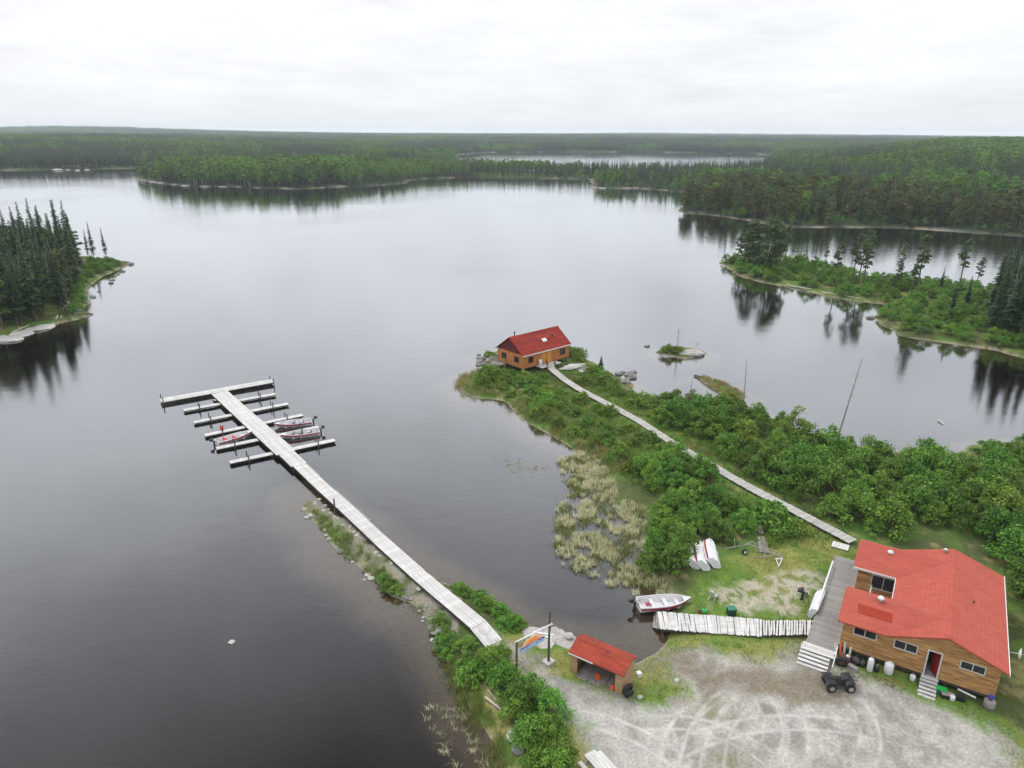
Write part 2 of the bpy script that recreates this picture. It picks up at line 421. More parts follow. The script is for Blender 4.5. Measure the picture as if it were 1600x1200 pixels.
# ------------------------------------------------------------------ shorelines (traced on the water level)
BACK = 6800.0
SH_MAIN = WP([(800, 1500), (785, 1200), (772, 1168), (752, 1132), (733, 1108), (716, 1060), (694, 1022), (684, 990), (673, 972), (645, 944),
    (612, 930), (594, 910), (560, 884), (523, 856), (500, 826), (474, 792), (482, 781), (540, 812), (600, 858), (640, 880), (690, 906),
    (750, 936), (808, 964), (816, 977), (846, 982), (876, 991), (898, 1000), (960, 1030), (996, 1037), (1030, 1021), (1046, 1002),
    (1050, 985), (1050, 960), (1058, 946), (1050, 928), (1022, 915), (1004, 890), (997, 850), (1005, 822), (1020, 809), (986, 803),
    (962, 786), (955, 760), (940, 733), (924, 717), (897, 702), (880, 692), (850, 675), (818, 657), (802, 641), (790, 629), (776, 624),
    (744, 622), (726, 614), (712, 602), (718, 592), (750, 578), (756, 566), (746, 559), (766, 552), (800, 541), (860, 533), (905, 545), (918, 562),
    (942, 572), (962, 588), (990, 601), (985, 611), (1000, 622), (1050, 621), (1098, 620), (1150, 626), (1190, 645), (1242, 668), (1311, 690),
    (1384, 708), (1500, 714), (1514, 696), (1600, 690), (1800, 692)]) + [(260, 60), (260, -40), (0, -40)]
SH_SPIT = WP([(1088, 589), (1100, 590), (1130, 600), (1165, 618), (1150, 628), (1110, 606)])
SH_LEFT = WP([(-500, 640), (-60, 545), (0, 531), (74, 513), (92, 505), (128, 498), (144, 491), (124, 480), (139, 475), (131, 461), (140, 446), (160, 433), (200, 415),
    (216, 411), (198, 409), (172, 405), (140, 402), (60, 392), (-100, 380), (-500, 372)])
SH_PINE = WP([(1126, 411), (1150, 429), (1181, 440), (1241, 449), (1287, 462), (1337, 471), (1375, 474), (1394, 481), (1362, 496), (1387, 513),
    (1412, 526), (1491, 539), (1556, 547), (1600, 561), (1900, 640), (2300, 560), (1900, 470), (1600, 456), (1540, 452), (1475, 447), (1412, 438), (1369, 436),
    (1325, 428), (1285, 414), (1237, 408), (1150, 406)])
SH_ISLET = WP([(1022, 551), (1040, 557), (1070, 560), (1095, 556), (1104, 551), (1085, 545), (1050, 542), (1030, 545)])
SH_NORTHISLE = WP([(206, 279), (240, 286), (300, 292), (360, 292), (400, 294), (470, 296), (540, 292), (600, 290), (631, 287), (640, 279), (640, 270), (420, 268), (260, 270)])
_far = WP([(-900, 272), (0, 266.5), (100, 265), (212, 263), (400, 262), (560, 265), (605, 272), (620, 281), (640, 282), (675, 279), (742, 277.5), (864, 279), (924, 281), (921, 292),
    (945, 296), (996, 295), (1029, 297.5), (1072, 301), (1086, 312), (1062, 325), (1058, 332), (1104, 336), (1154, 343), (1229, 356), (1313, 356),
    (1374, 356), (1431, 358), (1526, 365), (1600, 370), (2600, 430)])
SH_FAR = _far + [(BACK * 1.6, 600), (BACK * 1.6, BACK * 1.6), (-BACK * 1.6, BACK * 1.6), (-BACK * 1.6, 700)]
LAKE_BACK = WP([(705, 262), (716, 243), (760, 238.5), (860, 237.5), (1000, 238), (1110, 239.5), (1190, 241.5), (1230, 246), (1180, 264), (1080, 270), (990, 270), (880, 268.5), (800, 268)])
LANDS = [SH_MAIN, SH_SPIT, SH_LEFT, SH_PINE, SH_ISLET, SH_NORTHISLE, SH_FAR]

CAUSEWAY_LINE = WP([(640, 905), (540, 830), (455, 755)])
def land_sd(X, Y):
    X = np.asarray(X, float); Y = np.asarray(Y, float)
    R = np.hypot(X, Y)
    amp = np.clip(R * 0.006, 0.25, 5.0)
    wl_ = np.clip(R * 0.03, 1.6, 25.0)
    wx = X + (fbm(X / 4.0, Y / 4.0, 3, 5) - 0.5) * 2 * np.minimum(amp, 1.2) + (vnoise(X / 30, Y / 30, 6) - .5) * 2 * (amp - np.minimum(amp, 1.2))
    wy = Y + (fbm(X / 4.0, Y / 4.0, 3, 9) - 0.5) * 2 * np.minimum(amp, 1.2) + (vnoise(X / 30, Y / 30, 8) - .5) * 2 * (amp - np.minimum(amp, 1.2))
    d = np.full(X.shape, -1e9)
    for p in LANDS: d = np.maximum(d, sd_poly(p, wx, wy))
    return np.minimum(d, -sd_poly(LAKE_BACK, wx, wy))
def bump_at(X, Y, cx, cy, rx, ry, h): return h * np.exp(-((X - cx) / rx) ** 2 - ((Y - cy) / ry) ** 2)
def height_sd(X, Y, d):
    R = np.hypot(X, Y)
    k = np.where(R < 260, 2.2, 5.0)
    land = 0.97 * (1 - np.exp(-np.maximum(d, 0) / k)) + (fbm(X / 3, Y / 3, 3, 21) - .5) * 0.16 * sstep(0, 3, d)
    inland = sstep(5, 240, d)
    hills = 7 * fbm(X / 260, Y / 260, 4, 31) * sstep(400, 1200, R)
    hills = hills + bump_at(X, Y, 620, 900, 340, 330, 15) + bump_at(X, Y, 330, 640, 120, 160, 5)
    hills = hills + sstep(1300, 3600, R) * (12 + 12 * fbm(X / 900, Y / 900, 3, 41)) + bump_at(X, Y, -2500, 4300, 900, 700, 34) + bump_at(X, Y, -900, 1500, 420, 420, 11)
    hills = hills + bump_at(X, Y, 1400, 5600, 1700, 500, 14)
    land = land + inland * hills + np.where(R < 260, 0, sstep(2, 30, d) * 1.2)
    slope = 0.20 + 0.12 * vnoise(X / 9, Y / 9, 3)
    rx, ry = P(1032, 1012)
    slope = slope * (1 - .78 * np.exp(-((X - rx) ** 2 + (Y - ry) ** 2) / 20.0))
    slope = slope * (1 - .72 * np.exp(-(sd_line(CAUSEWAY_LINE, X, Y) / 5.0) ** 2))
    bed = -np.minimum(np.maximum(-d, 0) * slope, 2.4)
    return np.where(d > 0, land, bed)
def height(x, y):
    X = np.atleast_1d(np.asarray(x, float)); Y = np.atleast_1d(np.asarray(y, float))
    h = height_sd(X, Y, land_sd(X, Y))
    return float(h[0]) if np.isscalar(x) else h
def G(px, py, dz=0.0):
    """place on the ground seen at a pixel"""
    z = 0.5
    for _ in range(4):
        x, y = P(px, py, z); z = max(height(x, y), 0.0)
    return (x, y, z + dz)

# ------------------------------------------------------------------ terrain sheet (fine near by, coarse far away)
rr = [17.0]
while rr[-1] < BACK:
    r = rr[-1]
    rr.append(r + (0.30 if r < 75 else max(0.30, r * 0.0075) if r < 260 else r * 0.022))
rr = np.array(rr); th = np.radians(np.arange(-60, 60.01, 0.2))
RR, TH = np.meshgrid(rr, th, indexing='ij')
TX, TY = (RR * np.sin(TH)).ravel(), (RR * np.cos(TH)).ravel()
TD = land_sd(TX, TY); TZ = height_sd(TX, TY, TD)

BOARDWALK = [P(x, y, 1.0) for x, y in [(862, 581), (880, 594), (905, 611), (950, 634), (1000, 660), (1040, 686), (1080, 710), (1112, 728), (1140, 746), (1185, 772), (1240, 801), (1290, 828), (1334, 851)]]
GRAVEL = WP([(752, 992), (775, 985), (830, 1024), (880, 1058), (960, 1090), (1040, 1098), (1075, 1085), (1045, 1040), (1062, 1005), (1120, 1015), (1180, 1035), (1265, 1015), (1310, 1045), (1400, 1078), (1480, 1100), (1550, 1135), (1595, 1200), (1680, 1400), (820, 1400), (925, 1195), (895, 1140), (855, 1085), (800, 1030)], 0.9)
DIRT = WP([(1010, 1030), (1040, 1000), (1090, 1020), (1120, 1048), (1200, 1052), (1290, 1040), (1345, 1075), (1345, 1110), (1290, 1118), (1190, 1095), (1090, 1072)], 0.9)
SANDY = WP([(1108, 942), (1120, 915), (1190, 905), (1265, 888), (1285, 905), (1270, 935), (1235, 962), (1140, 958)], 0.9)
YARD = WP([(1085, 905), (1120, 880), (1175, 862), (1230, 815), (1330, 860), (1320, 960), (1560, 1120), (1640, 1230), (1640, 1400), (820, 1400), (900, 1150), (800, 1040), (750, 990), (815, 975), (890, 1000), (990, 1040), (1060, 950), (1075, 925)], 0.9)
BANK = WP([(716, 1060), (800, 1040), (840, 1060), (890, 1130), (925, 1200), (935, 1400), (790, 1400), (770, 1160)], 0.8)
def lerp3(a, b, t): return a + (np.asarray(b) - a) * t[:, None]
n1 = fbm(TX / 1.1, TY / 1.1, 4, 51); n2 = fbm(TX / 4.5, TY / 4.5, 4, 61); n3 = fbm(TX / 0.45, TY / 0.45, 2, 71); n4 = fbm(TX / 60, TY / 60, 4, 77)
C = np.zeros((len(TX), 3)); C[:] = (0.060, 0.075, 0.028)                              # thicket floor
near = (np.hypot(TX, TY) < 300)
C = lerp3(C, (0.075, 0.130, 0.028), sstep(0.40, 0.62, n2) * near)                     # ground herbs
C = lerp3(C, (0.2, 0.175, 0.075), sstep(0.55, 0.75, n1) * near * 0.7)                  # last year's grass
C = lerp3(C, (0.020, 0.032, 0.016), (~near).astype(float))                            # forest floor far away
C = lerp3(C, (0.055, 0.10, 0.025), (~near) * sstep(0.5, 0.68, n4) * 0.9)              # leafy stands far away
dy = sd_poly(YARD, TX, TY); yard = sstep(-0.8, 0.8, dy + (n1 - .5) * 2)
C = lerp3(C, (0.088, 0.150, 0.026), yard)
C = lerp3(C, (0.20, 0.185, 0.06), yard * sstep(0.42, 0.66, n2) * 0.8)
C = lerp3(C, (0.085, 0.13, 0.022), yard * sstep(0.5, 0.7, n1) * 0.6)
ds = sd_poly(SANDY, TX, TY); C = lerp3(C, (0.30, 0.27, 0.215), sstep(-0.7, 1.0, ds + (n1 - .5) * 3.4) * sstep(0.30, 0.52, n3) * 0.9)
dg = sd_poly(GRAVEL, TX, TY); gm = sstep(-0.9, 0.9, dg + (n1 - .5) * 2.6 + (n2 - .5) * 1.8)
gravel = lerp3(np.tile(np.array((0.31, 0.30, 0.275)), (len(TX), 1)), (0.215, 0.206, 0.186), sstep(0.40, 0.70, n1))
gravel = lerp3(gravel, (0.20, 0.18, 0.14), sstep(0.5, 0.7, n2) * 0.6)
gravel = lerp3(gravel, (0.15, 0.165, 0.07), sstep(0.60, 0.72, n2) * sstep(0.45, 0.7, n1) * 0.55)
C = C + (gravel - C) * gm[:, None]
dd = sd_poly(DIRT, TX, TY); C = lerp3(C, (0.155, 0.13, 0.098), sstep(-1.2, 1.2, dd + (n1 - .5) * 3 + (n2 - .5) * 2) * (0.55 + 0.45 * sstep(.3, .6, n3)))
db = sd_poly(BANK, TX, TY); C = lerp3(C, (0.26, 0.225, 0.085), sstep(-0.6, 0.6, db + (n1 - .5) * 2) * sstep(0.42, 0.58, n1) * (1 - gm))
dkl = sd_line(WP([(748, 983), (652, 899), (596, 847), (537, 790), (470, 730)], .5), TX, TY)
C = lerp3(C, (0.23, 0.215, 0.185), np.exp(-(dkl / 2.1) ** 2) * near * (TX < -4) * sstep(.35, .55, n1 + .12))
# dry stony shores, pale rock along the far shores
shore = np.exp(-np.maximum(TD, 0) / np.where(near, 0.5, 2.2)) * (TD > -0.6)
C = lerp3(C, (0.2, 0.18, 0.13), shore * sstep(0.42, 0.6, n1) * 0.85)
C = lerp3(C, (0.26, 0.245, 0.22), (~near) * 0.7 * shore * sstep(0.45, 0.6, fbm(TX / 14, TY / 14, 3, 91)))
ramp_l = WP([(1000, 1036), (1045, 985), (1062, 1000), (1040, 1045)], 0.4)
# lake bed: sand to dark mud, the darkening with depth painting in absorbed light
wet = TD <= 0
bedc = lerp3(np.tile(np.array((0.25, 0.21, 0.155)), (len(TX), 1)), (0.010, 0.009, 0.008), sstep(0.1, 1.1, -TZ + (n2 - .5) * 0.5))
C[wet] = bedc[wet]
C *= (0.86 + 0.28 * n3)[:, None]
nr, nt_ = RR.shape
idx = np.arange(nr * nt_).reshape(nr, nt_)
quads = np.stack([idx[:-1, :-1], idx[:-1, 1:], idx[1:, 1:], idx[1:, :-1]], -1).reshape(-1, 4)
quads = quads[:, ::-1]
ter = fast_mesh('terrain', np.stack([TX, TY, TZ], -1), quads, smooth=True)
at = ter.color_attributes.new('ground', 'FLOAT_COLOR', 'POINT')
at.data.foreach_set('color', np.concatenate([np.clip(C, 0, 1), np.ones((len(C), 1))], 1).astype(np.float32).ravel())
def terrain_mat():
    m, nt = newmat('ground_cover'); k = NT(nt)
    a = k.n('ShaderNodeAttribute', attribute_name='ground')
    geo = k.n('ShaderNodeNewGeometry'); pos = geo.outputs['Position']
    f1 = k.noise(pos, 5.5, 5, 0.7); f2 = k.noise(pos, 0.9, 4, 0.6)
    c = k.mixc(1.0, a.outputs['Color'], k.ramp(f1, [(0.28, (0.62, 0.62, 0.62)), (0.72, (1.35, 1.35, 1.33))]), 'MULTIPLY')
    # pale wheel ruts worn into the gravel: arcs of turning vehicles
    sep = k.n('ShaderNodeSeparateXYZ'); k.l(pos, sep.inputs[0])
    tot = None
    for (cx, cy, r, w, mx_, my_, ln_) in RUTS:
        ex = k.math('SUBTRACT', sep.outputs[0], cx); ey = k.math('SUBTRACT', sep.outputs[1], cy)
        rr_ = k.math('SQRT', k.math('ADD', k.math('MULTIPLY', ex, ex), k.math('MULTIPLY', ey, ey)))
        g = k.math('DIVIDE', k.math('ABSOLUTE', k.math('SUBTRACT', rr_, r)), w)
        g = k.math('SUBTRACT', 1.0, g, clamp=True)
        fx = k.math('SUBTRACT', sep.outputs[0], mx_); fy = k.math('SUBTRACT', sep.outputs[1], my_)
        fd = k.math('DIVIDE', k.math('ADD', k.math('MULTIPLY', fx, fx), k.math('MULTIPLY', fy, fy)), ln_ * ln_)
        g = k.math('MULTIPLY', g, k.math('SUBTRACT', 1.0, fd, clamp=True))
        tot = g if tot is None else k.math('MAXIMUM', tot, g)
    ga = k.n('ShaderNodeAttribute', attribute_name='rutmask')
    tot = k.math('MULTIPLY', tot, k.math('MULTIPLY', ga.outputs['Fac'], k.math('MULTIPLY_ADD', f2, 3.0, -0.85, clamp=True)))
    c = k.mixc(k.math('MULTIPLY', tot, 0.62), c, (0.50, 0.485, 0.45))
    b = k.n('ShaderNodeBsdfPrincipled'); b.inputs['Roughness'].default_value = 0.95; b.inputs['Specular IOR Level'].default_value = 0.1
    k.l(c, b.inputs['Base Color'])
    bp = k.n('ShaderNodeBump'); bp.inputs['Strength'].default_value = 0.5; bp.inputs['Distance'].default_value = 0.08
    k.l(f1, bp.inputs['Height']); k.l(bp.outputs[0], b.inputs['Normal'])
    o = k.n('ShaderNodeOutputMaterial'); k.l(b.outputs[0], o.inputs[0]); return m
RUTS = []
for (pa, pb, pc) in [((1030, 1200), (1050, 1130), (1110, 1075)), ((1062, 1200), (1080, 1135), (1140, 1070)), ((1100, 1190), (1115, 1130), (1165, 1080)),
                     ((1210, 1190), (1222, 1130), (1195, 1080)), ((1255, 1200), (1262, 1150), (1235, 1090)), ((1010, 1190), (1180, 1122), (1390, 1140)),
                     ((1340, 1090), (1372, 1140), (1365, 1200)), ((900, 1110), (1000, 1140), (1090, 1200)), ((1000, 1120), (1110, 1128), (1230, 1195))]:
    (ax, ay), (bx, by), (cx, cy) = P(*pa, .9), P(*pb, .9), P(*pc, .9)
    D_ = 2 * (ax * (by - cy) + bx * (cy - ay) + cx * (ay - by))
    ux = ((ax * ax + ay * ay) * (by - cy) + (bx * bx + by * by) * (cy - ay) + (cx * cx + cy * cy) * (ay - by)) / D_
    uy = ((ax * ax + ay * ay) * (cx - bx) + (bx * bx + by * by) * (ax - cx) + (cx * cx + cy * cy) * (bx - ax)) / D_
    r_ = math.hypot(ax - ux, ay - uy)
    ln = max(math.hypot(ax - bx, ay - by), math.hypot(cx - bx, cy - by)) * 1.15
    RUTS += [(ux, uy, r_, 0.22, bx, by, ln), (ux, uy, r_ - 1.15, 0.20, bx, by, ln)]
rm = ter.attributes.new('rutmask', 'FLOAT', 'POINT')
rm.data.foreach_set('value', (gm * sstep(0.3, 1.6, dg) * (1 - 0.6 * sstep(-.5, .5, dd))).astype(np.float32))
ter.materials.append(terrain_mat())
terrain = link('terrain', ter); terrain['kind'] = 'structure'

# ------------------------------------------------------------------ water
def water_mat():
    m, nt = newmat('lake_water'); k = NT(nt)
    geo = k.n('ShaderNodeNewGeometry'); pos = geo.outputs['Position']
    rip = k.noise(k.mapping(pos, (1.0, 1.7, 1.0)), 1.5, 4, 0.6, 0.3)
    swell = k.noise(k.mapping(pos, (0.5, 1.0, 1.0)), 0.35, 3, 0.5, 0.2)
    calm = k.noise(pos, 0.012, 3, 0.55, 0.6)                      # wind lanes and calm patches
    cm = k.ramp(calm, [(0.38, (0.25, 0.25, 0.25)), (0.62, (1, 1, 1))])
    hgt = k.math('ADD', k.math('MULTIPLY', rip, 0.022), k.math('MULTIPLY', swell, 0.045))
    bp = k.n('ShaderNodeBump'); bp.inputs['Distance'].default_value = 1.0
    k.l(k.math('MULTIPLY', cm, 0.8), bp.inputs['Strength']); k.l(hgt, bp.inputs['Height'])
    # share of mirrored light against view angle, for a surface roughened by small waves
    dt = k.n('ShaderNodeVectorMath', operation='DOT_PRODUCT'); k.l(geo.outputs['Incoming'], dt.inputs[0]); k.l(bp.outputs[0], dt.inputs[1])
    ca = k.math('ABSOLUTE', dt.outputs['Value'], clamp=True)
    fres = k.math('MULTIPLY', k.math('POWER', k.math('SUBTRACT', 1.0, ca, clamp=True), 1.75), k.math('POWER', k.math('SUBTRACT', 1.0, k.math('MULTIPLY', ca, ca), clamp=True), 2.0))
    gl = k.n('ShaderNodeBsdfGlossy'); gl.inputs['Roughness'].default_value = 0.06; gl.inputs['Color'].default_value = (0.95, 0.975, 1, 1)
    k.l(bp.outputs[0], gl.inputs['Normal'])
    tr = k.n('ShaderNodeBsdfTransparent'); tr.inputs['Color'].default_value = (0.42, 0.385, 0.32, 1)
    mx = k.n('ShaderNodeMixShader'); k.l(fres, mx.inputs[0]); k.l(tr.outputs[0], mx.inputs[1]); k.l(gl.outputs[0], mx.inputs[2])
    o = k.n('ShaderNodeOutputMaterial'); k.l(mx.outputs[0], o.inputs[0]); return m
W = BACK * 0.99
wm = fast_mesh('lake', [(-W, -60, 0), (W, -60, 0), (W, W, 0), (-W, W, 0)], [(0, 1, 2, 3)], [water_mat()])
lake = link('lake_water', wm); lake['kind'] = 'structure'

# ------------------------------------------------------------------ haze: one closed box of thin even air
hz, nt = newmat('thin_haze'); k = NT(nt)
pv = k.n('ShaderNodeVolumePrincipled'); pv.inputs['Density'].default_value = 1.1e-4; pv.inputs['Color'].default_value = (0.84, 0.94, 1.0, 1)
o_ = k.n('ShaderNodeOutputMaterial'); k.l(pv.outputs[0], o_.inputs['Volume'])
b = MB(); b.box((0, BACK / 2 - 200, 44.0), (BACK * 4.2, BACK * 2.4, 96.0))
haze = b.build('haze', hz); haze['kind'] = 'stuff'
# ------------------------------------------------------------------ plants: a few meshes of each kind, shared by all plants of the kind
def leaf_quads(cent, nrm, size, rng, aspect=0.7):
    """quads centred on cent (n,3), roughly facing nrm (n,3)"""
    n = len(cent)
    a = rng.normal(size=(n, 3)); a -= nrm * (a * nrm).sum(1, keepdims=True); a /= np.linalg.norm(a, axis=1, keepdims=True) + 1e-9
    b = np.cross(nrm, a)
    s = np.asarray(size).reshape(-1, 1) * np.ones((n, 1)) / 2
    V = np.stack([cent - a * s, cent - b * s * aspect, cent + a * s, cent + b * s * aspect], 1)     # a diamond, leaf-spray outline
    return V.reshape(-1, 3), np.arange(4 * n).reshape(n, 4)
def unit(v): return v / (np.linalg.norm(v, axis=1, keepdims=True) + 1e-9)
def stem_mesh(name, segs, m, n=6):
    b = MB()
    for a, c, r0, r1 in segs: b.tube(a, c, r0, r1, n, cap=False)
    return b.mesh(name, m, True, fix=False)
def spruce_meshes(i, h, r, n, bare=0.10, size=1.0, irregular=0.25):
    rng = np.random.default_rng(100 + i)
    u = rng.random(n) ** 0.85
    z = h * (bare + (1.0 - bare) * u)
    z = np.round(z / 0.32) * 0.32 + rng.normal(0, 0.05, n)                          # whorls
    prof = (1 - z / h).clip(0.0) ** 0.62 * np.where(z / h < bare + .12, 0.75, 1.0)
    lump = 1 + irregular * np.sin(z * 1.7 + rng.random() * 6) * np.cos(z * 0.9)
    L = (r * prof * lump * rng.uniform(0.65, 1.15, n)).clip(0.24)
    az = rng.random(n) * 2 * np.pi
    d = np.stack([np.cos(az), np.sin(az)], 1); sd = np.stack([-np.sin(az), np.cos(az)], 1)
    w = (0.30 * L + 0.14) * size
    droop = rng.uniform(0.22, 0.5, n) * L
    def pt(f, side, dz): return np.stack([d[:, 0] * L * f + sd[:, 0] * side, d[:, 1] * L * f + sd[:, 1] * side, z + dz], 1)
    p0 = pt(0.05, 0 * w, 0.10 * L); l1 = pt(0.55, w * .5, -droop * .45 - .06); r1 = pt(0.55, -w * .5, -droop * .45 - .06); c1 = pt(0.5, 0 * w, -droop * .25)
    tip = pt(1.0, 0 * w, -droop * 0.75)
    V = np.stack([p0, l1, tip, c1, r1], 1).reshape(-1, 3)
    base = np.arange(n)[:, None] * 5
    Fq = np.concatenate([base + np.array([[0, 1, 2, 3]]), base + np.array([[0, 3, 2, 4]])], 0)
    crown = fast_mesh('crown', V, Fq, [M['spruce']])
    lean = rng.normal(0, 0.01, 2)
    trunk = stem_mesh('trunk', [((0, 0, -0.4), (lean[0], lean[1], h * 0.5), 0.013 * h, 0.008 * h), ((lean[0], lean[1], h * 0.5), (0, 0, h * 1.005), 0.008 * h, 0.012)], 'bark')
    return trunk, crown
def clump_tree(i, h, bare, cr, nclump, per, leaf, m, barkm, flat=0.75, lean=0.05, spread=None):
    """trunk with limbs that carry separate clumps of foliage"""
    rng = np.random.default_rng(500 + i)
    top = np.array([rng.normal(0, lean) * h, rng.normal(0, lean) * h, h * 0.96])
    mid = top * 0.5 + np.array([rng.normal(0, .02) * h, rng.normal(0, .02) * h, 0])
    segs = [((0, 0, -0.4), tuple(mid), 0.014 * h, 0.010 * h), (tuple(mid), tuple(top), 0.010 * h, 0.02)]
    Vs, Fs, off = [], [], 0
    for c in range(nclump):
        t = bare + (1 - bare) * (c + rng.random()) / nclump
        base = (mid * (t / .5) if t < .5 else mid + (top - mid) * ((t - .5) / .5))
        prof = math.sin(min(1.0, (t - bare) / (1 - bare) * 0.75 + 0.25) * math.pi) ** 0.7
        R = cr * (0.35 + 0.75 * prof) * rng.uniform(0.45, 1.0)
        az = rng.random() * 6.283
        cen = base + np.array([math.cos(az) * R, math.sin(az) * R, rng.uniform(-.1, .25) * cr])
        if c == nclump - 1: cen = top + np.array([0, 0, -.1 * cr])
        segs.append((tuple(base - np.array([0, 0, .15 * R])), tuple(cen), 0.004 * h, 0.01))
        rad = cr * rng.uniform(0.42, 0.68)
        q = unit(rng.normal(size=(per, 3)))
        q[:, 2] = np.abs(q[:, 2]) * 0.9 - 0.28
        pos = cen + q * np.array([rad, rad, rad * flat]) * rng.uniform(0.55, 1.08, (per, 1))
        nr = unit(q + rng.normal(0, .55, (per, 3)) + np.array([0, 0, .5]))
        V, F = leaf_quads(pos, nr, leaf * rng.uniform(.6, 1.3, per), rng)
        Vs.append(V); Fs.append(F + off); off += len(V)
    crown = fast_mesh('crown', np.concatenate(Vs), np.concatenate(Fs), [M[m]])
    return stem_mesh('trunk', segs, barkm, 5), crown
def shrub_meshes(i, h, r, lobes, per, leaf, m):
    rng = np.random.default_rng(900 + i)
    Vs, Fs, off, segs = [], [], 0, []
    for c in range(lobes):
        az = c * 2.39996 + rng.normal(0, .3); f = math.sqrt((c + .5) / lobes)
        hz = h * (1 - 0.62 * f ** 2.0) * rng.uniform(.62, 1.15)
        rad = r * rng.uniform(.18, .44)
        cen = np.array([math.cos(az) * f * r * .85, math.sin(az) * f * r * .85, max(hz - rad * .8, rad * .5)])
        segs.append(((math.cos(az) * .12 * r, math.sin(az) * .12 * r, -.15), tuple(cen), .03 + .008 * h, .012))
        q = unit(rng.normal(size=(per, 3))); q[:, 2] = np.where(q[:, 2] < -.35, -q[:, 2], q[:, 2])
        pos = cen + q * rad * np.array([1, 1, .95]) * rng.uniform(.5, 1.0, (per, 1)) * np.where(rng.random((per, 1)) < .16, 1.45, 1.08)
        pos[:, 2] = np.maximum(pos[:, 2], .05)
        nr = unit(q * .8 + rng.normal(0, .5, (per, 3)) + np.array([0, 0, .45]))
        V, F = leaf_quads(pos, nr, leaf * rng.uniform(.6, 1.35, per), rng, .75)
        Vs.append(V); Fs.append(F + off); off += len(V)
    return stem_mesh('stems', segs, 'bark', 4), fast_mesh('foliage', np.concatenate(Vs), np.concatenate(Fs), [M[m]])

KINDS = {
    'spruce': [spruce_meshes(i, h, r, n) for i, (h, r, n) in enumerate([(13, 1.75, 360), (14, 1.9, 380), (12, 1.7, 340), (13.5, 1.5, 350)])],
    'birch': [clump_tree(i, 11, .28, 2.2, 20, 60, .55, 'birch', 'birchbark') for i in range(4)],
    'pine': [clump_tree(20 + i, 12, b, c, n, 60, .40, 'pine', 'bark', .95, .03) for i, (b, c, n) in enumerate([(.36, 1.25, 22), (.12, 1.5, 34), (.45, 1.1, 18)])],
    'alder': [shrub_meshes(i, 3.0, 1.9, 15, 130, .215, 'alder') for i in range(6)],
    'sallow': [shrub_meshes(40 + i, 3.3, 1.6, 17, 110, .20, 'willow') for i in range(4)],
    'willow': [shrub_meshes(20 + i, 1.15, 1.25, 14, 85, .165, 'willow') for i in range(5)],
}
KINDS['olivetree'] = [clump_tree(40 + i, 11, .22, 1.9, 20, 60, .5, 'olive', 'bark') for i in range(3)]
PART = {'sallow': ('stems', 'foliage'), 'olivetree': ('trunk', 'crown'), 'spruce': ('trunk', 'crown'), 'birch': ('trunk', 'crown'), 'pine': ('trunk', 'crown'), 'alder': ('stems', 'foliage'), 'willow': ('stems', 'foliage')}
rnd = random.Random(7)
def plant(kind, name, label, cat, group, x, y, s=1.0, sz=None, z=None, v=None, tilt=None):
    me = KINDS[kind][rnd.randrange(len(KINDS[kind])) if v is None else v]
    z = height(x, y) if z is None else z
    o = thing(name, label, cat, (x, y, max(z, -0.1)), 0, group, rot=(rnd.gauss(0, .02), rnd.gauss(0, .02), rnd.random() * 6.283) if tilt is None else tilt)
    sz = s if sz is None else sz
    o.scale = (s, s, sz)
    for nm, m in zip(PART[kind], me): link(nm, m, o)
    return o
def scatter(poly, spacing, seed, jitter=0.45, keep=None):
    """jittered triangular grid inside a world polygon"""
    rng = np.random.default_rng(seed)
    p = np.array(poly); x0, y0 = p.min(0); x1, y1 = p.max(0)
    gx, gy = np.meshgrid(np.arange(x0, x1, spacing), np.arange(y0, y1, spacing * .87))
    gx = gx + (np.arange(gx.shape[0]) % 2)[:, None] * spacing / 2
    X = gx.ravel() + rng.uniform(-jitter, jitter, gx.size) * spacing; Y = gy.ravel() + rng.uniform(-jitter, jitter, gx.size) * spacing
    ok = sd_poly(poly, X, Y) > 0
    X, Y = X[ok], Y[ok]
    px = np.array([pix(a, b, 2)[0] for a, b in zip(X, Y)])
    ok = (px > -70) & (px < 1680) & (Y > 24)
    X, Y = X[ok], Y[ok]
    if keep is not None: ok = keep(X, Y); X, Y = X[ok], Y[ok]
    return list(zip(X, Y))

# buildings and walks keep their ground free of plants
LODGE = (23.04, 41.75, -0.553); CABIN = (1.685, 104.284, 0.728); SHED = (3.97, 39.98, -0.584)
def rect(fr, s0, s1, t0, t1):
    x, y, a = fr; c, s = math.cos(a), math.sin(a)
    return [(x + u * c - v * s, y + u * s + v * c) for u, v in ((s0, t0), (s1, t0), (s1, t1), (s0, t1))]
KEEP_OUT = [rect(LODGE, -2.6, 10.9, -2.2, 13.2), rect(CABIN, -.8, 11.6, -.8, 7.4), rect(SHED, -.6, 4.8, -1, 2.8), WP([(866, 585), (905, 565), (932, 572), (912, 590)], .9)]
DOCK_LINE = WP([(748, 983), (652, 899), (596, 847), (537, 790), (447, 706), (344, 613)], .7)
def clear(margin_walk, margin_dock=1.9, sd0=0.0, yard=True):
    def f(X, Y):
        ok = (land_sd(X, Y) > sd0) & (sd_line(BOARDWALK, X, Y) > margin_walk) & (sd_line(DOCK_LINE, X, Y) > margin_dock)
        for r in KEEP_OUT: ok &= sd_poly(r, X, Y) < 0
        return ok
    return f

